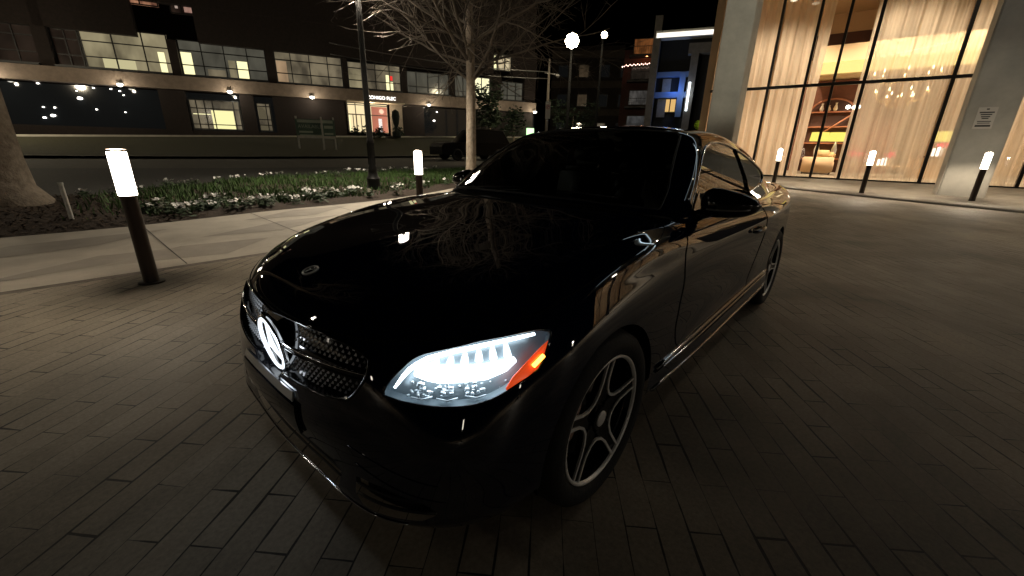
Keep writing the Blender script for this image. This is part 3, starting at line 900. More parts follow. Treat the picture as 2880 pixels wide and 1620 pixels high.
def paver_mat():
    m = bpy.data.materials.new('concrete_pavers')
    m.use_nodes = True
    nt = m.node_tree
    N, L = nt.nodes.new, nt.links.new
    b = nt.nodes['Principled BSDF']
    tc = N('ShaderNodeTexCoord')
    mp = N('ShaderNodeMapping')
    mp.inputs['Rotation'].default_value = (0, 0, R(-37))
    L(tc.outputs['Object'], mp.inputs['Vector'])
    wob = N('ShaderNodeTexNoise'); wob.inputs['Scale'].default_value = 1.7
    L(tc.outputs['Object'], wob.inputs['Vector'])
    vs = N('ShaderNodeVectorMath'); vs.operation = 'MULTIPLY_ADD'
    vs.inputs[1].default_value = (.02, .02, 0)
    L(wob.outputs['Color'], vs.inputs[0]); L(mp.outputs[0], vs.inputs[2])
    br = N('ShaderNodeTexBrick')
    br.inputs['Scale'].default_value = 1.0
    br.inputs['Brick Width'].default_value = .45
    br.inputs['Row Height'].default_value = .111
    br.inputs['Mortar Size'].default_value = .0042
    br.inputs['Mortar Smooth'].default_value = .12
    br.inputs['Color1'].default_value = (.38, .32, .245, 1)
    br.inputs['Color2'].default_value = (.30, .255, .195, 1)
    br.inputs['Mortar'].default_value = (.02, .018, .016, 1)
    br.inputs['Bias'].default_value = -.15
    L(vs.outputs[0], br.inputs['Vector'])
    # joints open up and close along their length
    n1 = N('ShaderNodeTexNoise'); n1.inputs['Scale'].default_value = 2.6; n1.inputs['Detail'].default_value = 4
    L(tc.outputs['Object'], n1.inputs['Vector'])
    mr = N('ShaderNodeMapRange'); mr.inputs['From Min'].default_value = .42; mr.inputs['From Max'].default_value = .74
    mr.inputs['To Min'].default_value = .0010; mr.inputs['To Max'].default_value = .0085
    L(n1.outputs['Fac'], mr.inputs['Value']); L(mr.outputs[0], br.inputs['Mortar Size'])
    n2 = N('ShaderNodeTexNoise'); n2.inputs['Scale'].default_value = 55; n2.inputs['Detail'].default_value = 6; n2.inputs['Roughness'].default_value = .7
    L(tc.outputs['Object'], n2.inputs['Vector'])
    n3 = N('ShaderNodeTexNoise'); n3.inputs['Scale'].default_value = .9; n3.inputs['Detail'].default_value = 5
    L(tc.outputs['Object'], n3.inputs['Vector'])
    r1 = N('ShaderNodeMapRange'); r1.inputs['From Min'].default_value = .3; r1.inputs['From Max'].default_value = .7; r1.inputs['To Min'].default_value = .72; r1.inputs['To Max'].default_value = 1.2
    L(n2.outputs['Fac'], r1.inputs['Value'])
    r2 = N('ShaderNodeMapRange'); r2.inputs['From Min'].default_value = .3; r2.inputs['From Max'].default_value = .7; r2.inputs['To Min'].default_value = .62; r2.inputs['To Max'].default_value = 1.15
    L(n3.outputs['Fac'], r2.inputs['Value'])
    mu = N('ShaderNodeMath'); mu.operation = 'MULTIPLY'
    L(r1.outputs[0], mu.inputs[0]); L(r2.outputs[0], mu.inputs[1])
    mx = N('ShaderNodeVectorMath'); mx.operation = 'SCALE'
    L(br.outputs['Color'], mx.inputs[0]); L(mu.outputs[0], mx.inputs['Scale'])
    # old spills and tyre grime: separate darker blotches
    n4 = N('ShaderNodeTexNoise'); n4.inputs['Scale'].default_value = .42; n4.inputs['Detail'].default_value = 7; n4.inputs['Roughness'].default_value = .62; n4.inputs['Distortion'].default_value = .6
    L(tc.outputs['Object'], n4.inputs['Vector'])
    r4 = N('ShaderNodeMapRange'); r4.inputs['From Min'].default_value = .50; r4.inputs['From Max'].default_value = .64; r4.inputs['To Min'].default_value = 1.0; r4.inputs['To Max'].default_value = .58
    L(n4.outputs['Fac'], r4.inputs['Value'])
    mx2 = N('ShaderNodeVectorMath'); mx2.operation = 'SCALE'
    L(mx.outputs[0], mx2.inputs[0]); L(r4.outputs[0], mx2.inputs['Scale'])
    L(mx2.outputs[0], b.inputs['Base Color'])
    b.inputs['Roughness'].default_value = .62
    b.inputs['Specular IOR Level'].default_value = .35
    inv = N('ShaderNodeMath'); inv.operation = 'MULTIPLY_ADD'; inv.inputs[1].default_value = -1.0
    L(br.outputs['Fac'], inv.inputs[0])
    sm = N('ShaderNodeMath'); sm.operation = 'MULTIPLY'; sm.inputs[1].default_value = .35
    L(n2.outputs['Fac'], sm.inputs[0]); L(sm.outputs[0], inv.inputs[2])
    bp = N('ShaderNodeBump'); bp.inputs['Strength'].default_value = .8; bp.inputs['Distance'].default_value = .008
    L(inv.outputs[0], bp.inputs['Height']); L(bp.outputs[0], b.inputs['Normal'])
    return m

M_paver = paver_mat()
M_walk = mat('sidewalk_concrete', (.46, .41, .34), .75, noise=(1.6, .25), bump=(70, .15))
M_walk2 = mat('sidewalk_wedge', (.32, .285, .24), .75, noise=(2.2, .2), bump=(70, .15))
M_kerb = mat('kerb_concrete', (.40, .37, .32), .8, noise=(6, .3))
M_asph = mat('asphalt', (.060, .056, .052), .8, noise=(14, .45), bump=(120, .3))
M_asph2 = mat('worn_asphalt', (.115, .105, .09), .85, noise=(5, .35), bump=(90, .3))
M_soil = mat('mulch', (.058, .040, .028), .95, noise=(24, .7), bump=(40, 1.0))
M_lawn = mat('winter_lawn', (.055, .048, .020), .95, noise=(9, .6, (.03, .032, .012)), bump=(60, 1.0))

# far ground, everything else lies on it
bm = bmesh.new()
rs = [0, 4, 6, 8, 11, 15, 20, 27, 36, 50, 75, 120, 200, 400, 700]
add_grid(bm, [[(.5 + r_ * math.cos(a), -.5 + r_ * math.sin(a), gz(.5 + r_ * math.cos(a), -.5 + r_ * math.sin(a)) * (1 if r_ < 60 else 0) + (0 if r_ < 60 else 1.5) - .03) for a in np.linspace(0, 2 * math.pi, 73)] for r_ in rs])
tag(obj('ground', bm, M_asph), kind='structure')

def sm_(x, a, b):
    t = min(1, max(0, (x - a) / (b - a)))
    return t * t * (3 - 2 * t)
yi = lambda x: 3.97 + 3.2 * sm_(x, 3, 14)                         # inner edge of the sidewalk
yo = lambda x: yi(x) + 2.70 + .35 * sm_(x, -1, 2)                  # outer edge
yb = lambda x: 10.2 + 2.4 * sm_(x, -1.5, 4.0)                      # back of the planting bed
r1 = lambda x: 17.9 - .24 * x if x < 40 else 8.3                   # seam in the street
r2 = lambda x: 23.2 - .12 * x                                      # foot of the far lawn
r3 = lambda x: 31.2 - .17 * x                                      # top kerb
sheet('paved_drive', -14, 30, 110, lambda x: -16, lambda x: yi(x) - .08, 56, 0, M_paver)
sheet('sidewalk_edging', -14, 20, 60, lambda x: yi(x) - .08, yi, 1, .001, mat('edging_brick', (.20, .17, .14), .8, noise=(9, .4)))
sheet('sidewalk', -14, 20, 68, yi, yo, 8, .004, M_walk)
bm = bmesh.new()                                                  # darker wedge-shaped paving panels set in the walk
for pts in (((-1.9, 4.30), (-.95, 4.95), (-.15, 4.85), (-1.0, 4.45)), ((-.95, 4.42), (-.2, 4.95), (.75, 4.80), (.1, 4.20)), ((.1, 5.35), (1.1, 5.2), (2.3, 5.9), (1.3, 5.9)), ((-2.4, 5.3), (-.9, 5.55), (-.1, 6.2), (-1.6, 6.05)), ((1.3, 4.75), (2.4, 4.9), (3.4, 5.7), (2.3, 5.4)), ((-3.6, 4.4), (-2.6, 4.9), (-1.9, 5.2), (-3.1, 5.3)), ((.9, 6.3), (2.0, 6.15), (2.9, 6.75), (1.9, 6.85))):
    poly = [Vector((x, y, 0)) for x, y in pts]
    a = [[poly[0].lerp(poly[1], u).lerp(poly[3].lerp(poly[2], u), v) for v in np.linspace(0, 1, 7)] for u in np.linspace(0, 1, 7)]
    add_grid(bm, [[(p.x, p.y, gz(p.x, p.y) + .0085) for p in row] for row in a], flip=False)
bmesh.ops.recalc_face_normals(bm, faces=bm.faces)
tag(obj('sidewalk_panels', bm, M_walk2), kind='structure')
bm = bmesh.new()                                                  # saw-cut joints
for x in np.arange(-12.5, 16, 1.52):
    add_grid(bm, [[(x + o, yi(x) + (yo(x) - yi(x)) * v, gz(x, yi(x) + (yo(x) - yi(x)) * v) + .0128) for v in np.linspace(0, 1, 9)] for o in (0, .012)])
obj_j = tag(obj('sidewalk_joints', bm, M_asph), kind='structure')
bedz = lambda x, y: gz(x, y) + .05 * min(1, max(0, (y - yo(x)) / .25)) + .02 * math.sin(x * 3.1 + y * 2.3) * min(1, max(0, (y - yo(x)) / .25))
sheet('planting_bed', -14, 20, 110, yo, yb, 16, .008, M_soil, zf=bedz)
sheet('street', -60, 70, 66, yb, r1, 10, .003, M_asph)
sheet('far_street', -60, 70, 66, r1, r2, 8, .006, M_asph2)
ztop = lambda x: 1.33 + .030 * (x + 1)
def lawnz(x, y):
    t = (y - r2(x)) / (r3(x) - r2(x))
    a = gz(x, r2(x)) + .12
    return a + (ztop(x) - a) * (t * .55 + .45 * t * t)
sheet('street_kerb', -60, 60, 60, lambda x: r2(x) - .16, r2, 1, .12, M_kerb)
sheet('far_lawn', -60, 60, 120, r2, r3, 12, .0, M_lawn, zf=lawnz)
bm = bmesh.new()
for i in range(90):
    x0, x1 = -58 + i * 1.3, -58 + (i + 1) * 1.3
    add_grid(bm, [[(x, r3(x), ztop(x) - .3), (x, r3(x) - .02, ztop(x) + .10), (x, r3(x) + .16, ztop(x) + .10), (x, r3(x) + .17, ztop(x) - .1)] for x in (x0, x1)])
tag(obj('lot_kerb', bm, mat('pale_kerb', (.62, .58, .50), .7, noise=(3, .2))), kind='structure')
sheet('parking_lot', -60, 60, 40, lambda x: r3(x) + .17, lambda x: r3(x) + 26, 6, -.02, M_asph, zf=lambda x, y: ztop(x))

# grass in the bed: one mass of blades
M_grass = mat('grass_blades', (.050, .105, .018), .7, noise=(3, .5, (.028, .055, .012)))
bm = bmesh.new()
rg = random.Random(3)
for _ in range(15000):
    x = rg.uniform(-1.2, 16)
    y = rg.uniform(yo(x) + .45, yb(x) - .05)
    if x < .9 and rg.random() > sm_(x, -1.2, .9): continue
    z = bedz(x, y)
    h = rg.uniform(.07, .17) * (1.15 if math.sin(x * 1.7) * math.sin(y * 2.1) > 0 else .8)
    a = rg.uniform(0, 2 * math.pi)
    w = rg.uniform(.010, .020)
    dx, dy = math.cos(a) * w, math.sin(a) * w
    lx, ly = rg.uniform(-.07, .07), rg.uniform(-.07, .07)
    v = [bm.verts.new(p) for p in ((x - dx, y - dy, z), (x + dx, y + dy, z), (x + lx * .5 + dx * .6, y + ly * .5 + dy * .6, z + h * .6), (x + lx, y + ly, z + h))]
    bm.faces.new((v[0], v[1], v[2])); bm.faces.new((v[0], v[2], v[3]))
tag(obj('grass', bm, M_grass, smooth=False), 'dark green grass growing in the planting bed behind the walk', 'grass', kind='stuff')
bm = bmesh.new()
for _ in range(5200):                                            # bark chips under the left tree
    x = rg.uniform(-5, .6); y = rg.uniform(yo(x) + .02, yb(x))
    z = bedz(x, y) + .012
    a = rg.uniform(0, 6.3); l_, w = rg.uniform(.02, .06), rg.uniform(.006, .016)
    c, s = math.cos(a), math.sin(a)
    t = rg.uniform(-.02, .02)
    v = [bm.verts.new((x + c * u * l_ - s * q * w, y + s * u * l_ + c * q * w, z + u * t + rg.uniform(0, .012))) for u, q in ((-1, -1), (1, -1), (1, 1), (-1, 1))]
    bm.faces.new(v)
tag(obj('bark_chips', bm, mat('bark_chip', (.085, .058, .038), .9, noise=(12, .6)), smooth=False), 'brown bark mulch covering the bed around the left tree', 'mulch', kind='stuff')
# ------------------------------------------------------------------ street furniture and plants
M_bronze = mat('dark_bronze', (.050, .036, .028), .45, .6)
M_black = mat('black_iron', (.018, .017, .016), .5, .5, noise=(20, .4))
M_panel = emis('lamp_panel', (1.0, .90, .74), 9.0)
M_post = mat('grey_post', (.16, .155, .15), .4, .7)

def make_bollard():
    root = empty('light_bollard')
    g = bmesh.new()
    add_lathe(g, [(.10, 0), (.10, .012), (.062, .016), (.060, .06), (.058, .78), (.064, .80)], 20)
    obj('post', g, M_bronze, root, angle=40)
    g = bmesh.new()
    add_lathe(g, [(.064, .801), (.067, .81), (.067, 1.155), (.064, 1.165)], 20)
    obj('lamp_panel', g, M_panel, root, angle=40)
    g = bmesh.new()
    add_lathe(g, [(.068, 1.166), (.069, 1.18), (.060, 1.185), (.001, 1.186)], 20)
    obj('cap', g, M_bronze, root, angle=40)
    return root
bol = make_bollard()
BOL = [(-.70, 3.48, 'bright bronze light bollard at the left edge of the paved drive, nearest of all', 45),
       (3.09, 4.47, 'light bollard half hidden by the black coupe, beside the planting bed', 38),
       (15.28, 1.44, 'slim light bollard at the edge of the hotel walk, just right of the coupe roof', 60),
       (14.31, -.94, 'slim light bollard in front of the sheer curtains, between the mullion and the concrete column', 30),
       (14.07, -3.08, 'slim light bollard standing in front of the concrete column with the notice', 24),
       (-5.6, 3.5, 'light bollard on the drive edge', 3), (-9.5, 1.2, 'light bollard on the drive edge', 3),
       (-7.5, -7.5, 'light bollard on the drive edge', 4), (-1.5, -9.0, 'light bollard on the drive edge', 2), (5.0, -9.5, 'light bollard on the drive edge', 2)]
for i, (x, y, lab, pw) in enumerate(BOL):
    b = bol if i == 0 else copy_tree(bol)
    b.location = (x, y, gz(x, y))
    if i >= 5: lab = 'bronze light bollard along the far edge of the drive, reflected in the hotel glass'
    tag(b, lab, 'bollard light', 'light bollards around the drive')
    lamp('bollard_light', (0, 0, 1.24), pw * (1.75 if i < 2 else 2.6), (1.0, .84, .64), b, .06, 150)
    if i >= 8: lamp('bollard_fill', (0, 0, 1.26), 50, (1.0, .88, .70), b, .08)  # extra light added over two unseen bollards to brighten the wheels
    if i in (2, 4): lamp('bollard_fill', (0, 0, 1.26), 4.5, (1.0, .86, .66), b, .06)

def make_lamp_post():
    root = empty('lamp_post')
    g = bmesh.new()
    add_lathe(g, [(.20, 0), (.20, .05), (.165, .09), (.155, .30), (.175, .34), (.13, .40), (.105, .55), (.115, .60), (.085, .66), (.078, 1.2), (.088, 1.23), (.075, 1.27), (.060, 4.4), (.075, 4.45)], 14)
    for k in range(14):
        a = 2 * math.pi * k / 14
        add_tube(g, [(.082 * math.cos(a), .082 * math.sin(a), .68), (.078 * math.cos(a), .078 * math.sin(a), 1.2)], .010, 5)
    obj('post', g, M_black, root, angle=40)
    g = bmesh.new()
    add_lathe(g, [(.075, 4.45), (.16, 4.50), (.19, 4.62), (.20, 5.0), (.17, 5.06)], 14)
    obj('lamp_globe', g, emis('globe_glow', (1.0, .92, .80), 14.0), root)
    g = bmesh.new()
    add_lathe(g, [(.21, 5.06), (.24, 5.08), (.16, 5.2), (.05, 5.32), (.001, 5.4)], 14)
    obj('lamp_cap', g, M_black, root)
    return root
lp = make_lamp_post()
for i, (x, y, lab, pw) in enumerate(((4.52, 8.42, 'tall black lamp post with fluted base in the flower bed by the bare tree', 620),
                                (-8.5, 8.8, 'tall black lamp post at the left end of the planting bed', 130),
                                (11.5, -10.5, 'added black lamp post out of view to the right, for light on the columns', 40))):  # last post is unseen, added to light the column fronts
    o = lp if i == 0 else copy_tree(lp)
    o.location = (x, y, gz(x, y))
    tag(o, lab, 'lamp post', 'lamp posts along the walk')
    lamp('globe_light', (0, 0, 4.36), pw * .23, (1.0, .88, .70), o, .16)
    lamp('globe_downlight', (0, 0, 4.3), pw * 2.8, (1.0, .88, .70), o, .16, 128)

# bare trees
M_bark = mat('pale_bark', (.34, .28, .215), .9, noise=(9, .45, (.20, .16, .12)), bump=(26, .8))
M_twig = mat('twig_bark', (.14, .115, .09), .9, noise=(6, .4))
def grow(bm, rg, p, d, length, rad, depth, bend=.22, up=.06, n=6):
    pts, rads = [p.copy()], [rad]
    d = d.normalized()
    steps = max(4, int(length / .22)) if depth > 0 else 4
    seg = length / steps
    for i in range(steps):
        d = (d + Vector((rg.gauss(0, bend), rg.gauss(0, bend), rg.gauss(0, bend) + up)) * .35).normalized()
        pts.append(pts[-1] + d * seg)
        rads.append(rad * (1 - .72 * (i + 1) / steps))
    add_tube(bm, pts, rads, n, cap=False)
    return pts, rads

def bare_tree(name, loc, label, seed, trunk_r, trunk_h, first, nb, blen):
    root = empty(name, loc, 0, label, 'tree')
    rg = random.Random(seed)
    g = bmesh.new()
    pts, rads = [], []
    for i in range(20):
        u = i / 19
        z = -.15 + u * (trunk_h + .15)
        r_ = trunk_r * (1 + .55 * max(0, 1 - z / .55) ** 2) * (1 - .62 * u)
        pts.append(Vector((.06 * math.sin(u * 5 + seed), .05 * math.sin(u * 4 + seed * 2), z)))
        rads.append(r_)
    add_tube(g, pts, rads, 18)
    obj('trunk', g, M_bark, root)
    g = bmesh.new()
    def side(pp, rr, depth, length):
        for k in range(rg.randint(7, 10) if depth == 2 else rg.randint(5, 7)):
            i = rg.randint(1, len(pp) - 2)
            base, r0 = pp[i], rr[i]
            dd = (pp[i + 1] - pp[i]).normalized()
            u, w = frame_for(dd)
            a = rg.uniform(0, 2 * math.pi)
            nd = dd * rg.uniform(.5, .9) + (u * math.cos(a) + w * math.sin(a)) * rg.uniform(.6, 1.0) + Vector((0, 0, rg.uniform(-.15, .25)))
            l_ = length * rg.uniform(.35, .65)
            q, s = grow(g, rg, base, nd, l_, max(.0035, min(r0 * .6, .022)), depth - 1, .34, .03, 4 if depth < 2 else 5)
            if depth > 1: side(q, s, depth - 1, l_)
            elif length > .35:
                for _ in range(3):
                    j = rg.randint(1, len(q) - 1)
                    a2 = rg.uniform(0, 6.28)
                    n2 = (q[j] - q[j - 1]).normalized() + Vector((math.cos(a2), math.sin(a2), rg.uniform(-.4, .6))) * .8
                    grow(g, rg, q[j], n2, rg.uniform(.12, .38), .0032, 0, .3, 0, 3)
    for k in range(nb):
        z = first + (trunk_h - first) * (k / nb) ** 1.15
        i = min(18, int((z + .15) / (trunk_h + .15) * 19))
        a = k * 2.4 + rg.uniform(-.4, .4)
        rise = .85 if k < 5 else rg.uniform(.15, .65)
        d = Vector((math.cos(a), math.sin(a), rise))
        l_ = blen * (1 - .45 * k / nb) * rg.uniform(.8, 1.15)
        pp, rr = grow(g, rg, pts[i].lerp(pts[i + 1], .5), d, l_, rads[i] * rg.uniform(.28, .45), 3, .20, .05, 7)
        side(pp, rr, 2 if z < 5.4 else 1, l_)
    obj('crown', g, M_twig, root)
    return root
b_, _s = bearing(1323, 450)
tp = CAM_POS + b_ * 12.4
bare_tree('bare_tree', (tp.x, tp.y, gz(tp.x, tp.y)), 'slender bare tree with pale trunk and fine spreading twigs behind the coupe bonnet', 12, .155, 8.5, 2.75, 44, 4.3)
bare_tree('bare_tree', (-1.62, 9.75, gz(-1.62, 9.75)), 'thick pale tree trunk rising from bark mulch at the left edge', 5, .40, 9.0, 4.9, 18, 4.2)
for i, (px, py, dist) in enumerate(((300, 300, 60),)): pass

# evergreen shrubs / small trees across the street
M_leaf = mat('evergreen_leaf', (.020, .038, .014), .75, noise=(2.5, .7))
def leafy(name, loc, label, cat, seed, h, w, n, trunk=.0, size=.10, group=None):
    root = empty(name, loc, 0, label, cat, group)
    rg = random.Random(seed)
    if trunk:
        g = bmesh.new(); add_tube(g, [(0, 0, -.1), (.03, 0, trunk * .6), (0, .02, trunk + h * .5)], [.10, .08, .03], 8); obj('trunk', g, M_bark, root)
    g = bmesh.new()
    blobs = [(rg.uniform(-.55, .55) * w, rg.uniform(-.5, .5) * w, trunk + h * rg.uniform(.2, .85), rg.uniform(.3, .55) * min(w, h)) for _ in range(9)]
    for _ in range(n):
        bx, by, bz, br = rg.choice(blobs)
        d = Vector((rg.gauss(0, 1), rg.gauss(0, 1), rg.gauss(0, 1))).normalized() * br * rg.uniform(.55, 1.05)
        p = Vector((bx, by, bz)) + d
        if p.z < 0: continue
        u, v_ = frame_for(Vector((rg.gauss(0, 1), rg.gauss(0, 1), rg.gauss(0, 1) + .5)))
        s = size * rg.uniform(.5, 1.2)
        vs = [g.verts.new(p + u * a * s + v_ * b * s * .5) for a, b in ((-1, 0), (0, 1), (1, 0), (0, -1))]
        g.faces.new(vs)
    obj('crown' if trunk else 'foliage', g, M_leaf, root, smooth=False)
    return root

# flowers
M_petal = mat('white_petal', (.82, .80, .76), .6)
M_fleaf = mat('flower_leaf', (.035, .065, .022), .7, noise=(8, .5))
def make_flower(seed, big):
    root = empty('flower_clump')
    rg = random.Random(seed)
    g = bmesh.new()
    for _ in range(70):
        a, r_ = rg.uniform(0, 6.28), rg.uniform(0, .17)
        p = Vector((r_ * math.cos(a), r_ * math.sin(a), rg.uniform(.01, .14)))
        u, w = frame_for(Vector((math.cos(a) * .6, math.sin(a) * .6, 1)))
        s = rg.uniform(.022, .045)
        g.faces.new([g.verts.new(p + u * i * s + w * j * s * .5) for i, j in ((-1, 0), (0, 1), (1, 0), (0, -1))])
    obj('leaves', g, M_fleaf, root, smooth=False)
    g = bmesh.new()
    for _ in range(rg.randint(9, 15) if big else rg.randint(4, 8)):
        a, r_ = rg.uniform(0, 6.28), rg.uniform(0, .15)
        p = Vector((r_ * math.cos(a), r_ * math.sin(a), rg.uniform(.12, .19)))
        tilt = Vector((rg.gauss(0, .35), rg.gauss(0, .35) - .45, .9)).normalized()
        u, w = frame_for(tilt)
        s = rg.uniform(.022, .032)
        c = g.verts.new(p)
        ring = [g.verts.new(p + (u * math.cos(t) + w * math.sin(t)) * s * (1 + .18 * math.cos(5 * t)) + tilt * .008) for t in np.linspace(0, 2 * math.pi, 11)[:-1]]
        for i in range(10): g.faces.new((c, ring[i], ring[(i + 1) % 10]))
    obj('blossoms', g, M_petal, root, smooth=False)
    return root
protos = [make_flower(s, s % 3 != 0) for s in range(7)]
rg = random.Random(21)
spots = []
for px, py in ((405, 588), (425, 592), (445, 586), (470, 596), (500, 592), (520, 600), (555, 586), (570, 582), (590, 575), (600, 572), (620, 566), (655, 583), (690, 577), (705, 570), (735, 568), (748, 572), (770, 560), (800, 556), (812, 560), (835, 566), (860, 552), (885, 548), (905, 551), (928, 548), (960, 546), (985, 541), (1000, 540), (1110, 528), (1125, 525), (1165, 521)):
    b, s = bearing(px, py + 8)
    p = CAM_POS.copy()
    t = 4.0
    while t < 40 and CAM_POS.z + s * t > bedz(CAM_POS.x + b.x * t, CAM_POS.y + b.y * t): t += .02
    x, y = CAM_POS.x + b.x * t, CAM_POS.y + b.y * t
    y = max(y, yo(x) + .16)
    spots.append((x, y, 'front'))
for i in range(26):
    x = -.6 + i * .40 + rg.uniform(-.15, .15)
    spots.append((x, yb(x) - .25 - rg.uniform(0, .35), 'back'))
for i in range(9):
    x = .6 + i * 1.02 + rg.uniform(-.15, .15)
    spots.append((x, yo(x) + .2 + rg.uniform(0, .3), 'front'))
for i, (x, y, row) in enumerate(spots):
    o = protos[i] if i < len(protos) else copy_tree(protos[i % len(protos)])
    o.location = (x, y, bedz(x, y))
    o.rotation_euler = (0, 0, rg.uniform(0, 6.28))
    q = rg.uniform(.8, 1.2)
    o.scale = (q, q, q)
    tag(o, 'white flowering bedding plant in the front row beside the sidewalk' if row == 'front' else 'white flowering bedding plant in the back row along the street', 'flowers', 'white flowers edging the grass at the sidewalk' if row == 'front' else 'white flowers edging the grass at the street')
g = bmesh.new()
add_lathe(g, [(.026, -.02), (.026, .50), (.030, .50), (.030, .53), (.001, .53)], 12)
x, y = -1.01, 7.30
tag(obj('white_pipe', g, mat('white_pvc', (.70, .68, .62), .5, noise=(14, .3)), loc=(x, y, bedz(x, y)), angle=40), 'short white pipe standing in the mulch beside the walk', 'pipe')

# street lamps along the far street
M_glow = emis('sodium_glow', (1.0, .86, .55), 60.0)
def street_lamp(name, px, py, dist, label, pw, rad):
    p = at(px, py, dist)
    z0 = gz(p.x, p.y)
    root = empty(name, (p.x, p.y, z0), 0, label, 'street lamp', 'tall lamps over the street')
    H = p.z - z0
    g = bmesh.new()
    add_lathe(g, [(.14, 0), (.12, .4), (.07, H + .1), (.001, H + .12)], 10)
    add_tube(g, [(0, 0, H - .3), (-.5, -.35, H + .35), (-1.3, -.9, H + rad)], .05, 6)
    obj('pole', g, M_dark, root)
    g = bmesh.new()
    add_lathe(g, [(.001, H - rad), (rad * .7, H - rad * .7), (rad, H), (rad * .7, H + rad * .7), (.001, H + rad)], 14, Matrix.Translation((-1.3, -.9, 0)))
    obj('lamp_head', g, M_glow, root)
    lamp('street_light', (-1.3, -.9, H - rad - .1), pw, (1.0, .85, .6), root, .25)
street_lamp('street_lamp', 1608, 132, 31, 'tall street lamp with a dazzling yellow head right of the bare tree', 700, .44)
street_lamp('street_lamp', 1695, 113, 38, 'smaller street lamp glowing high to the right of the dazzling one', 420, .24)
street_lamp('street_lamp', -330, 60, 34, 'added street lamp, unseen beyond the left edge, brightening the far street', 1300, .20)  # out of view, added to brighten the street and lawn

# utility pole with cables and a no-parking sign
p = at(1540, 290, 34)
root = empty('utility_pole', (p.x, p.y, gz(p.x, p.y)), 0, 'thin dark utility pole with crossing wires right of the bare tree', 'pole')
q = at(1552, 165, 34)
H = q.z - gz(p.x, p.y)
g = bmesh.new(); add_lathe(g, [(.13, 0), (.11, H * .6), (.07, H), (.001, H)], 10)
zc = at(1546, 202, 34).z - gz(p.x, p.y)
uu = Vector((math.cos(R(-22)), math.sin(R(-22)), 0))
obj('shaft', g, mat('weathered_wood', (.10, .085, .07), .9), root)
g = bmesh.new()
add_tube(g, [-uu * .35 + Vector((0, 0, zc - .1)), uu * .8 + Vector((0, 0, zc - .12))], .05, 6)
add_tube(g, [uu * .55 + Vector((0, 0, zc - .12)), uu * .85 + Vector((0, 0, zc - .25))], [.09, .14], 8)
obj('cross_arm', g, M_post, root)
for k, dz in enumerate((0.0, -.45)):
    g = bmesh.new()
    add_tube(g, [Vector((0, 0, zc + dz)) + (-uu * 15 + Vector((0, 0, .2 - .15 * k))) * t + Vector((0, 0, -1.1 * t * (1 - t))) for t in np.linspace(0, 1, 16)], .03, 5)
    obj('cable', g, M_post, root)
p = at(1541, 310, 22)
root = empty('parking_sign', (p.x, p.y, gz(p.x, p.y)), R(38), 'small white no-parking sign on a thin post above the coupe roof', 'sign')
H = p.z - gz(p.x, p.y)
g = bmesh.new(); add_tube(g, [(0, 0, 0), (0, 0, H + .4)], .03, 8); obj('sign_post', g, M_post, root)
sg = bmesh.new(); add_box(sg, (-.035, 0, H), (.012, .24, .78)); sp_ = obj('sign_plate', sg, mat('white_sign', (.75, .72, .68), .5), root, smooth=False)
g = bmesh.new()
T = Matrix.Translation((-.043, 0, H + .14)) @ Matrix.Rotation(R(-90), 4, 'Y')
add_tube(g, [T @ Vector((.085 * math.cos(t), .085 * math.sin(t), 0)) for t in np.linspace(0, 6.28, 25)[:-1]], .011, 5, closed=True)
add_tube(g, [T @ Vector((.06, -.06, 0)), T @ Vector((-.06, .06, 0))], .011, 5)
obj('prohibition_ring', g, mat('sign_red', (.5, .03, .03), .5), sp_)

def text_mesh(body, size, m, name, parent, M, depth=.004, align='CENTER'):
    c = bpy.data.curves.new(name, 'FONT')
    c.body = body; c.size = size; c.extrude = depth; c.align_x = align; c.align_y = 'CENTER'
    t = bpy.data.objects.new(name, c)
    COL.objects.link(t)
    dg = bpy.context.evaluated_depsgraph_get()
    me = bpy.data.meshes.new_from_object(t.evaluated_get(dg))
    bpy.data.objects.remove(t); bpy.data.curves.remove(c)
    me.materials.clear(); me.materials.append(m)
    o = bpy.data.objects.new(name, me)
    COL.objects.link(o)
    o.parent = parent
    o.matrix_local = M
    return o
M_ink = mat('sign_ink', (.05, .045, .04), .6)
TP = Matrix.Rotation(R(-90), 4, 'Z') @ Matrix.Rotation(R(90), 4, 'X')   # text lying on a plate that faces -x
text_mesh('P', .13, M_ink, 'sign_letter', sp_, Matrix.Translation((-.043, 0, H + .14)) @ TP)

# green leasing board on the far lawn
bpx = at(893, 400, 29)
y0 = lawnz(bpx.x, bpx.y)
root = empty('leasing_board', (bpx.x, bpx.y, y0), R(-26), 'green leasing board with pale lettering on three white posts on the far lawn', 'sign')
zt, zb = at(893, 336, 29).z - y0, at(893, 389, 29).z - y0
g = bmesh.new(); add_box(g, (0, 0, (zt + zb) / 2), (2.15, .06, zt - zb)); bp_ = obj('board', g, mat('board_green', (.10, .16, .11), .6, noise=(3, .3)), root, smooth=False)
for x in (-1.02, .35, 1.02):
    g = bmesh.new(); add_box(g, (x, -.07 if x == .35 else .05, zt / 2 + .02), (.10, .09, zt + .25)); obj('post', g, mat('white_post', (.62, .60, .53), .6, noise=(8, .2)), root, smooth=False)
g = bmesh.new(); add_box(g, (0, -.045, zb + .07), (2.10, .04, .14)); obj('bottom_rail', g, bpy.data.materials['white_post'], root, smooth=False)
M_pale = mat('board_pale', (.45, .50, .40), .6)
text_mesh('AVAILABLE', .27, M_pale, 'board_lettering', bp_, Matrix.Translation((-.30, -.034, zt - .42)) @ Matrix.Rotation(R(90), 4, 'X'))
g = bmesh.new()
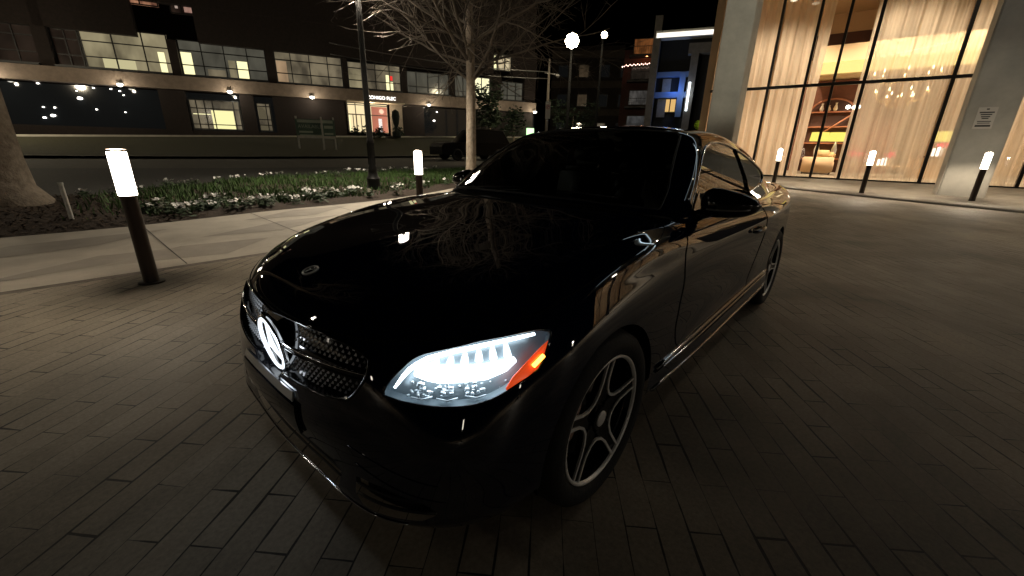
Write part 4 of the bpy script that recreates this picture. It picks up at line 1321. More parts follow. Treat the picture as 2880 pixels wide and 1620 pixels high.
for z, w, x in ((zt - .12, 1.95, 0), (zt - .72, .75, -.55), (zt - .92, 1.2, -.3), (zt - .80, .5, .7), (zt - 1.05, .5, .7), (zt - .42, .5, .72)):
    add_box(g, (x, -.033, z), (w, .006, .10 if z < zt - .5 else .16))
obj('pale_stripes', g, M_pale, bp_, smooth=False)

# dark cars parked in the far street
M_suv = mat('suv_paint', (.003, .003, .004), .35, spec=.08, coat=.06)
M_tail = emis('lamp_glint', (1.0, .80, .75), 3.0)
def parked(loc, rz, label, L, Hh, hood, col):
    root = empty('parked_car', loc, rz, label, 'car')
    W = .92
    if hood: prof = [(-L/2, .32), (-L/2, .75), (-L/2 + .15, .95), (-L * .20, 1.02), (-L * .06, Hh - .04), (L * .10, Hh), (L * .40, Hh - .06), (L / 2 - .08, 1.0), (L / 2, .85), (L / 2, .32)]
    else: prof = [(-L/2, .32), (-L/2, .65), (-L/2 + .12, .82), (-L * .18, .92), (-L * .02, Hh - .03), (L * .18, Hh - .02), (L * .36, .98), (L / 2 - .05, .92), (L / 2, .6), (L / 2, .32)]
    g = bmesh.new()
    rows = []
    for y, k in ((-W, .0), (-W, .04), (-W + .05, .10), (0, .12), (W - .05, .10), (W, .04), (W, 0)):
        row = []
        for x, z in prof:
            tum = max(0, z - .95) * .30
            yy = math.copysign(max(0, abs(y) - tum), y)
            row.append((x * (1 - .015 * (1 if abs(y) > W - .01 else 0)), yy, z - (.02 if abs(y) > W - .01 else 0)))
        rows.append(row)
    add_grid(g, rows)
    for r_ in (rows[0], rows[-1]): g.faces.new([g.verts.new(p) for p in r_])
    bmesh.ops.recalc_face_normals(g, faces=g.faces)
    obj('body', g, col, root, angle=35)
    for s in (-1, 1):
        g = bmesh.new()
        z0_, z1_ = 1.0, Hh - .10
        xa, xb = (-L * .16, L * .42) if hood else (-L * .12, L * .30)
        yy = lambda z: s * (W - .30 * (z - .95) + .006)
        v = [(xa, yy(z0_), z0_), (xb, yy(z0_), z0_), (xb - .12 - (0 if hood else .3), yy(z1_), z1_), (xa + .45, yy(z1_), z1_)]
        g.faces.new([g.verts.new(p) for p in v])
        obj('side_window', shell(g, .01), mat('suv_glass', (.004, .004, .005), .3, spec=.1), root, smooth=False)
        for x in (-L * .30, L * .30):
            g = bmesh.new()
            T = Matrix.Translation((x, s * (W - .06), .33)) @ Matrix.Rotation(R(-90 * s), 4, 'X')
            add_lathe(g, [(.18, -.10), (.31, -.11), (.335, -.06), (.335, .05), (.31, .08), (.22, .07), (.20, .05), (.05, .06), (.001, .06)], 20, T)
            obj('wheel', g, M_tyre, root)
        g = bmesh.new(); add_box(g, (L / 2 - .01, s * .72, .95 if hood else .80), (.05, .16, .24)); obj('tail_light', g, M_red, root, smooth=False)
        g = bmesh.new(); add_box(g, (-L / 2 + .03, s * .70, .78 if hood else .66), (.06, .28, .10)); obj('headlight', g, M_chrome, root, smooth=False)
    return root
p = at(1326, 449, 26.5)
parked((p.x, p.y, gz(p.x, p.y)), R(-14), 'dark upright SUV parked across the street behind the bare tree trunk', 4.7, 1.80, True, M_suv)
# ------------------------------------------------------------------ office building across the street (local x along the facade, y away from the drive)
M_brick = mat('dark_brick', (.022, .014, .011), .9, noise=(6, .4))
M_band = mat('stone_band', (.26, .20, .155), .85, noise=(3, .25))
M_frame = mat('window_frame', (.012, .012, .012), .5)
M_gdark = mat('dark_glass_haze', (.006, .007, .008), .06, 0, .6, emit=(.0035, .0036, .0035), estr=1.0)  # faint grey haze is put into the glass as emission

def lit(name, c, s, c2=None, sc=1.3):
    """a room seen through a lit window: mottled emission"""
    m = bpy.data.materials.new(name)
    m.use_nodes = True
    nt = m.node_tree
    b = nt.nodes['Principled BSDF']
    b.inputs['Base Color'].default_value = (.02, .02, .02, 1)
    b.inputs['Roughness'].default_value = .1
    tc = nt.nodes.new('ShaderNodeTexCoord')
    mp = nt.nodes.new('ShaderNodeMapping')
    mp.inputs['Scale'].default_value = (.8, 1, .40)
    n = nt.nodes.new('ShaderNodeTexNoise')
    n.inputs['Scale'].default_value = sc
    n.inputs['Detail'].default_value = 3
    r_ = nt.nodes.new('ShaderNodeValToRGB')
    r_.color_ramp.elements[0].position, r_.color_ramp.elements[1].position = .36, .66
    r_.color_ramp.elements[0].color = (*(c2 or tuple(v * .35 for v in c)), 1)
    r_.color_ramp.elements[1].color = (*c, 1)
    for a_, b_2 in ((tc.outputs['Object'], mp.inputs['Vector']), (mp.outputs[0], n.inputs['Vector']), (n.outputs['Fac'], r_.inputs['Fac']), (r_.outputs['Color'], b.inputs['Emission Color'])):
        nt.links.new(a_, b_2)
    b.inputs['Emission Strength'].default_value = s
    return m

L_dim = lit('room_dim', (.20, .165, .105), 1.0, (.055, .045, .03))
L_mid = lit('room_mid', (.34, .29, .17), 1.0, (.09, .075, .045), .8)
L_grey = lit('room_grey', (.085, .08, .06), 1.0, (.045, .042, .032))
L_bright = emis('room_bright', (1.0, .93, .50), 1.25)
L_warm = emis('entrance_glow', (1.0, .80, .46), 1.05)
L_red = lit('red_wall', (.62, .20, .12), 1.0, (.42, .13, .08), .5)
L_pt = emis('reflection_dot_glow', (1.0, .95, .85), 9.0)

ob = empty('office_building', (.164, 40.52, 0), R(-22.16), 'long dark brick office building with rows of lit windows across the street', 'building')
bpy.context.view_layer.update()
def part(name, boxes, m, parent=ob, bev=False):
    g = bmesh.new()
    for c, s in boxes: add_box(g, c, s)
    return obj(name, g, m, parent, smooth=False)
# wall: solid piers and spandrels around the openings, so every window really is a hole
piers = [(-30, -11.2), (-11.2, -5.1), (.32, 1.02), (7.05, 7.58), (12.95, 13.5), (18.35, 18.72), (23.05, 23.52), (27.42, 27.85), (35.0, 36.2)]
bays = [(-5.1, .32, 'W0'), (1.02, 7.05, 'W1'), (7.58, 12.95, 'W2'), (13.5, 18.35, 'W3'), (18.72, 23.05, 'W4'), (23.52, 27.42, 'W5'), (27.85, 31.5, 'W6'), (32.45, 35.0, 'W7')]
part('wall', [((x, .30, 6.75), (b - a, .60, 2.3)) for a, b in piers for x in ((a + b) / 2,)] + [((31.97, .3, 6.75), (.95, .6, 2.3)),
     ((3, .34, 12.3), (66, .68, 4.4)), ((3, .36, 9.0), (5, .66, 2.2)), ((-14, .36, 9.0), (30, .66, 2.2)), ((20.3, .36, 9.0), (22.8, .66, 2.2)), ((35, .36, 9.0), (2.6, .66, 2.2)),
     ((3, 13.0, 7.2), (66, .6, 14.4)), ((-30, 6.6, 7.2), (.6, 12.2, 14.4)), ((36, 6.6, 7.2), (.6, 12.2, 14.4)), ((3, 6.6, 14.5), (66.6, 13.2, .3))], M_brick)
part('stone_band', [((3, .20, 5.18), (66.4, .84, .88))], M_band)
part('window_sill', [(((a + b) / 2, .12, 5.70), (b - a - .02, .62, .13)) for a, b, _ in bays], M_frame)
part('base_wall', [((x, .30, 3.15), (w, .56, 3.10)) for x, w in ((-20, 20), (-6.2, 3.0), (6.7, 1.5), (11.25, .9), (15.6, 5.2), (23.9, 1.9), (33, 6))] + [((3, .34, 1.35), (66, .5, 1.45))], M_brick)
part('ground_glass', [((-7, .62, 3.35), (50, .04, 2.6)), ((29.5, .62, 3.35), (14, .04, 2.6))], M_gdark)
def window(x0, x1, z0, z1, cols, rows, room, bright=(), depth=.42, name='window'):
    """frame with mullions; the lit room behind is the pane"""
    g = bmesh.new()
    w = .07
    for x in [x0 + w / 2, x1 - w / 2] + list(cols): add_box(g, (x, depth, (z0 + z1) / 2), (w * (1.0 if x not in cols else .9), .10, z1 - z0))
    for z in [z0 + w / 2, z1 - w / 2] + list(rows): add_box(g, ((x0 + x1) / 2, depth + .003, z), (x1 - x0 - .01, .09, w * .9))
    f = obj(name, g, M_frame, ob, smooth=False)
    xs = [x0] + list(cols) + [x1]
    for a, b in zip(xs[:-1], xs[1:]):
        g = bmesh.new(); add_box(g, ((a + b) / 2, depth + .09, (z0 + z1) / 2), (b - a - .004, .02, z1 - z0)); obj('pane', g, room, f, smooth=False)
    for bx0, bx1, bz0, bz1, m in bright:
        g = bmesh.new(); add_box(g, ((bx0 + bx1) / 2, depth + .072, (bz0 + bz1) / 2), (bx1 - bx0, .012, bz1 - bz0)); obj('lit_blind', g, m, f, smooth=False)
    return f
ZR = (6.45, 7.38)
window(-5.1, .32, 5.78, 7.95, (-3.6, -1.8, -.7), ZR, lit('room_dark', (.020, .012, .008), 1.0, (.006, .003, .002)))
window(1.02, 2.38, 5.78, 7.95, (1.7,), ZR, bpy.data.materials['room_dark'])
window(2.42, 7.05, 5.78, 8.25, (4.05, 5.65), ZR, L_mid, ((3.3, 4.02, 5.80, 6.42, emis('blind_soft', (1, .90, .50), .55)), (4.08, 5.0, 5.80, 6.42, bpy.data.materials['blind_soft']), (6.35, 6.72, 5.80, 7.12, L_bright)))
window(7.58, 12.95, 5.78, 8.05, (8.92, 10.28, 11.72), ZR, L_grey, ((7.66, 8.28, 5.80, 7.26, L_bright), (11.0, 11.66, 5.80, 7.0, L_bright), (10.45, 10.9, 5.80, 7.0, L_mid), (9.1, 10.2, 5.82, 6.3, L_dim)))
window(13.5, 18.35, 5.72, 7.95, (14.62, 15.93, 17.25), ZR, L_dim, ((13.6, 14.3, 5.80, 7.3, lit('room_peach', (.42, .28, .16), 1, (.25, .17, .1))),))
window(18.72, 23.05, 5.68, 7.78, (19.85, 20.93, 22.1), (6.4, 7.3), L_dim, ((18.8, 19.8, 5.72, 7.2, L_mid), (21.8, 22.06, 5.72, 7.0, L_bright), (22.14, 22.38, 5.72, 6.5, L_bright), (22.14, 22.36, 6.6, 6.95, emis('exit_red', (1, .05, .04), .9))))
window(23.52, 27.42, 5.68, 7.5, (24.4, 25.45, 26.45), (6.3,), L_grey)
window(27.85, 31.5, 5.55, 7.55, (28.75, 29.65, 30.6), (6.2,), L_grey, ((29.7, 30.57, 5.6, 7.5, emis('room_yellow', (1, .94, .58), 1.15)), (30.64, 31.4, 5.6, 7.5, bpy.data.materials['room_yellow'])))
window(32.45, 35.0, 5.55, 7.4, (33.3, 34.2), (6.2,), L_grey)
window(31.75, 33.7, 8.3, 9.7, (32.25, 33.0), (), L_dim, ((31.83, 32.15, 8.35, 9.5, L_bright), (32.3, 32.95, 8.35, 9.55, lit('room_soft', (.7, .58, .36), 1, (.45, .36, .22), 2)), (33.05, 33.6, 8.35, 9.4, bpy.data.materials['room_soft'])))
window(4.0, 7.0, 9.85, 12.0, (5.0, 6.0), (), lit('room_brick', (.42, .20, .11), 1, (.08, .03, .02), 3.5))
window(7.6, 11.3, 9.6, 11.6, (8.25, 9.4, 10.3), (), lit('room_black', (.03, .018, .012), 1, (.008, .004, .003)), ((7.9, 8.06, 9.95, 10.8, emis('slit_glow', (.8, .6, .5), .5)), (8.4, 9.2, 9.78, 10.5, lit('room_rose', (.42, .25, .19), 1, (.2, .1, .08), 3)), (10.6, 11.0, 9.85, 10.3, emis('cold_lamp', (.80, 1, 1), 1.6))))
# entrance with its canopy and lit lobby
en = window(18.42, 21.8, 2.3, 4.70, (19.1, 19.85, 20.3), (4.52, 3.75), L_warm, ((20.4, 21.72, 2.35, 4.45, L_red), (20.95, 21.25, 2.35, 3.5, emis('doorway_white', (1, .97, .9), 1.1)), (18.52, 18.62, 2.35, 3.7, L_bright)), .62, 'entrance')
part('entrance_door', [((x, .58, 3.0), (.06, .08, 1.5)) for x in (18.85, 19.12, 19.5)] + [((19.1, .57, 3.76), (1.2, .07, .07))], mat('door_frame', (.05, .02, .012), .5))
part('entrance_soffit', [((20.7, -.35, 4.70), (4.6, 1.2, .07))], mat('soffit_plaster', (.7, .6, .45), .8))
part('stone_panel', [((22.4, .15, 3.2), (1.0, .5, 3.0))], mat('pale_stone', (.36, .31, .25), .85, noise=(2, .2)))
lamp('entrance_light', (20.2, -.5, 4.4), 60, (1, .82, .55), ob, .2)
for x, z in ((24.5, 3.2),): lamp('lobby_light', (21.5, -.8, 4.2), 30, (1, .8, .55), ob, .2)
TX = Matrix.Rotation(R(90), 4, 'X')
text_mesh('ZONIGO FLEC', .36, emis('letter_glow', (1, .98, .92), 3.0), 'sign_letters', ob, Matrix.Translation((21.22, -.235, 5.09)) @ TX, .02)
window(7.55, 10.7, 2.15, 4.2, (8.0, 8.5, 9.0, 10.3), (2.5, 3.6), L_dim, ((8.82, 10.22, 2.17, 3.50, emis('yellow_blind', (1, .92, .44), 1.05)), (7.7, 8.75, 3.18, 3.23, L_bright)), .20)
window(11.8, 12.75, 2.15, 4.2, (12.45,), (2.6, 3.0, 3.95), L_dim, ((11.9, 12.4, 3.05, 3.9, L_mid), (11.9, 12.4, 2.2, 2.65, L_mid)), .20)
# wall lamps along the band; glowing dots stand in for reflections in the dark glass
for i, x in enumerate((4.09, 10.32, 15.8, 20.0 + 5.25, 31.0, 36.0, -2.0)):
    sc = empty('wall_lamp', (x, -.42, 4.78)); sc.parent = ob
    g = bmesh.new(); add_box(g, (0, .15, .12), (.12, .22, .10)); add_lathe(g, [(.05, .04), (.16, .10), (.16, .13), (.02, .16)], 12); obj('bracket', g, M_frame, sc, smooth=False)
    g = bmesh.new(); add_lathe(g, [(.001, -.12), (.12, -.08), (.17, .03), (.05, .06)], 10); obj('bulb', g, emis('wall_lamp_glow', (1, .95, .78), 16) if i == 0 else bpy.data.materials['wall_lamp_glow'], sc)
    lamp('wall_light', (0, -.6, -.15), 60, (1, .88, .66), sc, .08)
for x, z, r_ in ((-.3, 4.62, .07), (1.5, 4.3, .05), (1.55, 3.85, .14), (2.4, 4.55, .06), (3.3, 4.55, .06), (3.75, 4.45, .06), (3.9, 4.2, .05), (-.4, 3.2, .055), (.15, 3.2, .06), (-.05, 2.7, .13), (-.5, 2.55, .09), (2.25, 3.2, .06), (3.75, 3.1, .05), (24.4, 4.0, .12), (26.2, 4.3, .07), (25.9, 3.55, .10), (31.5, 3.6, .08), (33.5, 3.3, .05), (33.4, 2.6, .05), (31.3, 2.9, .05)):
    g = bmesh.new(); add_lathe(g, [(.001, -r_ * .6), (r_, -r_ * .2), (r_ * .8, r_ * .5), (.001, r_ * .6)], 8, Matrix.Translation((x, .50, z)))
    obj('reflection_dot', g, L_pt, ob)  # each dot is a reflected light, given as a glowing bead
g = bmesh.new(); add_box(g, (35.6, -.3, 2.9), (.7, .3, .7)); gb = obj('green_window', g, emis('green_glow', (.55, 1.0, .45), 2.0), ob, smooth=False)

# clipped shrubs and a kiosk in front of the entrance
M = ob.matrix_world
for i, (s, d, h, w, lab) in enumerate(((18.7, -4.5, .75, .8, 'low dark shrub left of the lit entrance of the office building'), (19.9, -5.0, .65, .7, 'low dark shrub below the lit doors, hidden in part by the lamp post'), (21.6, -4.3, .8, .6, 'low dark shrub below the red wall of the entrance'))):
    p = M @ Vector((s, d, 0)); leafy('shrub', (p.x, p.y, ztop(p.x)), lab, 'shrub', 40 + i, h, w, 260, 0, .12, 'shrubs before the office entrance')
p = M @ Vector((21.3, -5.2, 0))
root = empty('dark_cypress', (p.x, p.y, ztop(p.x)), 0, 'slim dark topiary silhouetted against the bright doorway', 'topiary')
g = bmesh.new(); add_lathe(g, [(.30, 0), (.34, .35), (.12, .5), (.10, .7), (.22, 1.0), (.30, 1.5), (.24, 1.85), (.05, 1.98)], 10); obj('foliage', g, mat('topiary_green', (.012, .018, .012), .9, noise=(8, .6)), root)
for i, (px, py, dist, h, w, n, lab) in enumerate(((1378, 385, 33, 3.6, 1.7, 1500, 'bushy evergreen tree in front of the brightest yellow window'), (1445, 395, 40, 3.0, 1.6, 700, 'dark evergreen tree left of the utility pole'), (1610, 372, 45, 2.6, 3.2, 900, 'dark round evergreen behind the coupe roof, right of the utility pole'))):
    p = at(px, py, dist)
    z0 = ztop(p.x) if p.y > r3(p.x) - 4 else gz(p.x, p.y)
    leafy('evergreen_tree', (p.x, p.y, max(gz(p.x, p.y), p.z - .6)), lab, 'tree', 60 + i, h, w, n, .8, .16, 'evergreens across the street')

# ------------------------------------------------------------------ apartment blocks further right
def facing(px, dist, extra=0):
    b, _ = bearing(px, 300)
    return math.atan2(b.y, b.x) - math.pi / 2 + R(extra)
def block(name, pxa, pxb, pyt, dist, label, m, extra=0, depth=10):
    """box building whose street face spans two pixel bearings at a distance"""
    a, b = at(pxa, 380, dist), at(pxb, 380, dist)
    top = at((pxa + pxb) / 2, pyt, dist).z
    c = (a + b) / 2
    w = (b - a).length
    rz = math.atan2((b - a).y, (b - a).x)
    root = empty(name, (c.x, c.y, 0), rz, label, 'building')
    g = bmesh.new(); add_box(g, (0, depth / 2, top / 2), (w, depth, top)); obj('wall', g, m, root, smooth=False)
    return root, w, top
M_dkwall = mat('dark_stucco', (.040, .030, .024), .9, noise=(2, .4))
M_tan = mat('tan_stucco', (.10, .08, .06), .9, noise=(2, .3))
M_grey = mat('grey_stucco', (.17, .155, .14), .9, noise=(2, .25))
b1, w1, h1 = block('apartment_block', 1545, 1735, 130, 66, 'dim brown apartment block behind the dazzling street lamp', M_dkwall)
part('floor_band', [((0, -.12, z), (w1 + .1, .3, .9)) for z in (6.5, 10.2, 14)], M_tan, b1)
for i in range(4):
    for z in (4.3, 8.1, 11.9):
        f = part('window', [((-w1 / 2 + 1.6 + i * 2.9, -.05, z), (1.5, .2, 1.7))], M_frame, b1)
        part('pane', [((-w1 / 2 + 1.6 + i * 2.9, -.16, z), (1.3, .03, 1.5))], M_gdark if (i + int(z)) % 3 else lit('dim_flat_%d' % i, (.05, .035, .02), 1), f)
b2, w2, h2 = block('apartment_block', 1735, 1828, 140, 60, 'narrow brick apartment block with a string of fairy lights on its balcony', mat('red_brick', (.075, .028, .02), .9, noise=(5, .4)))
for i, z in enumerate((3.6, 6.6, 9.6, 12.4)):
    f = part('window', [((0.2, -.06, z + 1.2), (2.6, .2, 1.8))], M_frame, b2)
    part('pane', [((0.2, -.18, z + 1.2), (2.4, .03, 1.6))], lit('flat_%d' % i, ((.05, .05, .05), (.07, .065, .06), (.02, .016, .012), (.20, .07, .02))[i], 1, None, 2.5), f)
    part('balcony', [((0.2, -.7, z), (3.4, 1.4, .16)), ((.2, -1.36, z + 1.0), (3.4, .05, .06))] + [((-1.4 + k * .26, -1.36, z + .55), (.03, .03, .9)) for k in range(13)], M_frame, b2)
zf = at(1780, 185, 60).z
g = bmesh.new()
for k in range(20):
    t = k / 19
    add_lathe(g, [(.001, -.07), (.075, 0), (.001, .07)], 6, Matrix.Translation((-2.2 + 4.3 * t, -1.45, zf - .35 + .35 * t ** .3 - .10 * (k % 2))))
for k in range(7): add_lathe(g, [(.001, -.05), (.05, 0), (.001, .05)], 6, Matrix.Translation((2.15, -1.45, zf - 1 + k * .42)))
obj('fairy_lights', g, emis('fairy_glow', (1, .62, .5), 6.0), b2)
lamp('balcony_light', (.6, -1.0, zf + .8), 40, (1, .35, .12), b2, .1)
b3, w3, h3 = block('apartment_block', 1822, 2030, 96, 54, 'tall dark block with a glowing white cornice and blue-lit balconies beside the hotel', mat('night_wall', (.007, .007, .008), .9), 0, 12)
zc0, zc1 = at(1925, 112, 54).z, at(1925, 92, 54).z
part('cornice', [((.0, -.6, (zc0 + zc1) / 2), (w3 + .6, 1.6, zc1 - zc0))], mat('cornice_white', (.8, .78, .72), .7), b3)
part('cornice_light', [((0, -1.42, (zc0 + zc1) / 2 - .1), (w3 + .4, .04, (zc1 - zc0) * .62))], emis('cornice_glow', (1, .93, .80), 1.6), b3)
part('end_pier', [((-w3 / 2 - .15, -.5, h3 / 2 + .8), (.75, 1.6, h3 + 1.6))], M_grey, b3)
def px3(px): # facade coordinate from bearing
    a, b = at(1822, 380, 54), at(2030, 380, 54)
    q = at(px, 380, 54)
    return (q - a).dot((b - a).normalized()) - w3 / 2
zz = lambda py: at(1925, py, 54).z
part('blue_floor', [((px3(1862), -.3, (zz(206) + zz(216)) / 2), (3.9, .8, .5)), ((px3(1862), -.3, (zz(262) + zz(275)) / 2), (3.9, .8, .6)), ((px3(1898), -.35, (zz(206) + zz(330)) / 2), (.6, .8, zz(206) - zz(330)))], mat('blue_lit_wall', (.10, .16, .30), .8), b3)  # blue light on the balconies is put into the wall colour
part('pale_fin', [((px3(1857), -.2, (zz(222) + zz(260)) / 2), (.9, .3, zz(222) - zz(260))), ((px3(1850), -.2, (zz(278) + zz(330)) / 2), (.9, .3, zz(278) - zz(330)))], M_grey, b3)
lamp('blue_light', (px3(1880), -1.5, zz(255)), 70, (.12, .32, 1.0), b3, .3)
f = part('window', [((px3(1873), -.1, (zz(280) + zz(315)) / 2), (1.35, .3, zz(280) - zz(315) + .1))], M_frame, b3)
for dx in (-.32, .32): part('pane', [((px3(1873) + dx, -.27, (zz(280) + zz(315)) / 2), (.52, .03, zz(280) - zz(315)))], emis('amber_room', (1, .62, .22), .75) if dx < 0 else bpy.data.materials['amber_room'], f)
part('stair_frame', [((px3(1922), -.5, (zz(134) + 0) / 2), (.75, 1.2, zz(134))), ((px3(1998), -.5, (zz(134) + 0) / 2), (.8, 1.2, zz(134))), ((px3(1960), -.503, zz(144)), (4.3, 1.19, 1.0))], M_grey, b3)
part('stair_light', [((px3(1919), -1.15, (zz(236) + zz(315)) / 2), (.22, .06, zz(236) - zz(315)))], emis('cold_strip', (.85, .95, 1.0), 3.0), b3)
lamp('stair_lamp', (px3(1912), -2.0, zz(270)), 60, (.8, .92, 1.0), b3, .2)
for k, z in enumerate((zz(200), zz(228), zz(300))): part('stair_rail', [((px3(1993), -1.15, z), (1.3, .08, .08)), ((px3(1993), -1.15, z - .9), (1.3, .08, .08))], M_frame, b3)
p = at(1968, 348, 40)
g = bmesh.new(); T = Matrix.Translation((0, 0, 0)); add_lathe(g, [(.001, -.33), (.25, -.25), (.34, 0), (.26, .25), (.001, .34)], 10)
root = empty('lit_shrub', (p.x, p.y, gz(p.x, p.y)), 0, 'small yellow-green floodlit shrub at the foot of the hotel column', 'shrub')
zl = p.z - gz(p.x, p.y)
g.free()
rg = random.Random(9)
g = bmesh.new()
for _ in range(420):
    d = Vector((rg.gauss(0, 1), rg.gauss(0, 1), rg.gauss(0, 1))).normalized() * rg.uniform(.2, .42)
    u, w = frame_for(d + Vector((.1, .2, .3)))
    c = Vector((0, 0, zl - .1)) + d
    g.faces.new([g.verts.new(c + u * a * .09 + w * b * .05) for a, b in ((-1, 0), (0, 1), (1, 0), (0, -1))])
obj('foliage', g, mat('lime_leaf', (.30, .42, .03), .6), root, smooth=False)
g = bmesh.new(); add_tube(g, [(0, 0, -.1), (0, 0, zl - .3)], .05, 6); obj('stem', g, M_bark, root)
lamp('shrub_spot', (-.5, -.5, zl + .1), 26, (1, .95, .6), root, .05)
# ------------------------------------------------------------------ hotel: glazed lobby behind concrete columns (local x along the glass, y into the lobby)
HP, HR = Vector((19.089, .027, .368)), R(-87)
ho = empty('hotel_building', HP, HR, 'tall glazed hotel lobby with black mullions, warmly lit from inside', 'building')
bpy.context.view_layer.update()
HM = ho.matrix_world.copy()
def hl(s, d, z): return HM @ Vector((s, d, z))
def hthing(name, s, d, z, label, cat, group=None): return empty(name, hl(s, d, z), HR, label, cat, group)
M_conc = mat('smooth_concrete', (.46, .43, .37), .75, noise=(1.3, .22), bump=(14, .12))
M_mull = mat('black_mullion', (.010, .009, .008), .4, .4)
M_tanw = mat('lobby_plaster', (.62, .44, .27), .8)
M_wood = mat('red_brown_wood', (.17, .062, .034), .5, noise=(3, .3))
M_brown = mat('brown_panel', (.085, .035, .022), .6)
M_floor = mat('lobby_floor', (.30, .24, .18), .25, noise=(2, .3))
def hpart(name, boxes, m, parent=ho):
    g = bmesh.new()
    for c, s in boxes: add_box(g, c, s)
    return obj(name, g, m, parent, smooth=False)
HT = 9.2
MUL = [-4.2, -2.96, -1.75, -.88, 0, 2.25, 4.5, 6.75, 9.0, 11.25, 13.5, 15.75, 18.0, 20.25]
for x in MUL: hpart('mullion', [((x, -.02, HT / 2), (.085 if x not in (0, 2.25) else .10, .16, HT))], M_mull)
hpart('transom', [((8.7, -.03, 3.38), (27.6, .15, .10)), ((8.7, -.03, 7.2), (27.6, .15, .10))], M_mull)
hpart('base_rail', [((8.7, -.03, .04), (27.6, .17, .10))], M_mull)
M_pane = glassy('lobby_glass', (.97, .97, .95), 1.16, 0.0)
xs = [-5.1] + MUL + [22.5]
for a, b in zip(xs[:-1], xs[1:]):
    for z0, z1 in ((.09, 3.33), (3.43, 7.15)):
        hpart('glass_pane', [(((a + b) / 2, .0, (z0 + z1) / 2), (b - a - .09, .012, z1 - z0))], M_pane)
hpart('lobby_floor', [((8.7, 4.0, -.03), (27.6, 7.9, .06))], M_floor)
hpart('back_wall', [((8.7, 7.6, HT / 2), (27.6, .2, HT))], M_tanw)
for sx in (-5.25, 22.65): hpart('end_wall', [((sx, 3.9, HT / 2), (.3, 7.6, HT))], M_tanw)
hpart('lobby_ceiling', [((8.7, 3.8, 7.45), (27.6, 7.6, .12))], mat('ceiling_plaster', (.66, .50, .33), .85))
hpart('mezzanine', [((2.0, 5.6, 5.1), (7.8, 3.2, .62))], mat('mezzanine_front', (.78, .58, .36), .7))
hpart('cove_ledge', [((2.0, 5.55, 4.52), (7.7, 3.1, .54))], mat('cove_plaster', (.80, .62, .34), .8))
hpart('cove_light', [((2.05, 3.985, 4.52), (7.6, .03, .46))], emis('cove_glow', (1.0, .74, .26), 1.35))
hpart('brown_frieze', [((-.9, 7.46, 6.0), (5.2, .08, 1.1))], M_brown)
hpart('wood_wall', [((-.6, 5.4, 2.1), (4.2, .12, 4.2))], M_wood)
hpart('upper_floor', [((8.7, 4.0, HT + .3), (28.4, 15.5, .6))], M_conc)
for i, (s, d, z) in enumerate(((-3.3, 4, 7.36), (-1.29, 4, 7.36), (-1.02, 4.3, 7.36), (-2.57, 5.0, 7.36), (2.6, 4.5, 7.36), (4.0, 2.2, 7.36), (-4.2, 2.0, 7.36))):
    g = bmesh.new(); add_lathe(g, [(.001, 0), (.13, 0), (.15, .03), (.001, .035)], 16, Matrix.Translation((s, d, z)))
    obj('downlight', g, emis('downlight_glow', (1, .90, .70), 5.0) if i == 0 else bpy.data.materials['downlight_glow'], ho)
for s, d, z, pw in ((-3.0, 2.6, 6.9, 360), (.6, 2.2, 6.9, 380), (3.4, 2.6, 6.9, 340), (-.6, 3.0, 3.7, 150), (3.0, 3.2, 3.9, 140), (-3.4, 2.6, 3.6, 110), (7.2, 2.6, 6.9, 200), (11, 2.6, 6.9, 200), (14.5, 2.6, 6.9, 200), (18, 2.6, 6.9, 200), (21, 2.6, 6.9, 200), (7, 3.0, 3.7, 80), (12, 3.0, 3.7, 80)):
    lamp('lobby_lamp', (s, d, z), pw * (3.3 if z > 5 else 2.0), (1.0, .805, .58), ho, .22, 125 if z > 5 else 150)
# concrete columns and the soffit they carry
hpart('soffit', [((8.7, -2.1, HT + .2), (28.8, 4.6, .5))], M_conc)
g = bmesh.new()
def column(name, x, y, w=.90):
    c = HM.inverted() @ Vector((x, y, 0))
    z0 = gz(x, y) - HP.z - .06
    g = bmesh.new(); add_box(g, (c.x, c.y, (HT + z0) / 2), (w, w, HT - z0))
    bmesh.ops.bevel(g, geom=[e for e in g.edges if abs(e.verts[0].co.z - e.verts[1].co.z) > 1], offset=.03, segments=2, affect='EDGES')
    return obj('column', g, M_conc, ho, smooth=False)
column('column', 15.48, -2.92)
column('column', 15.50, 3.40)
def add_column_fill(tx, ty, tz, pw, ang, off):  # unseen fill lamp, added to brighten a concrete column
    a, b = HM.inverted() @ Vector((7.8, -1.2 + off, 6.15)), HM.inverted() @ Vector((tx, ty, tz))
    d = (b - a).normalized()
    g = bmesh.new(); add_tube(g, [a - d * .22, a - d * .06], [.07, .10], 10); obj('column_fill_housing', g, M_mull, ho)
    lamp('column_fill', a, pw, (.97, .93, .76), ho, .07, ang, d.to_track_quat('-Z', 'Y').to_euler())
add_column_fill(15.1, 3.45, 4.6, 900, 34, .15)
add_column_fill(15.0, -2.9, 2.2, 190, 26, -.15)
lamp('soffit_fill', (3.6, -3.4, 8.8), 520, (1.0, .84, .60), ho, .15, 140)  # unseen lamps, added to brighten the plaza
lamp('soffit_fill', (-3.2, -3.4, 8.8), 520, (1.0, .84, .60), ho, .15, 140)
lamp('soffit_fill', (9.2, -3.4, 8.8), 330, (1.0, .84, .60), ho, .15, 140)

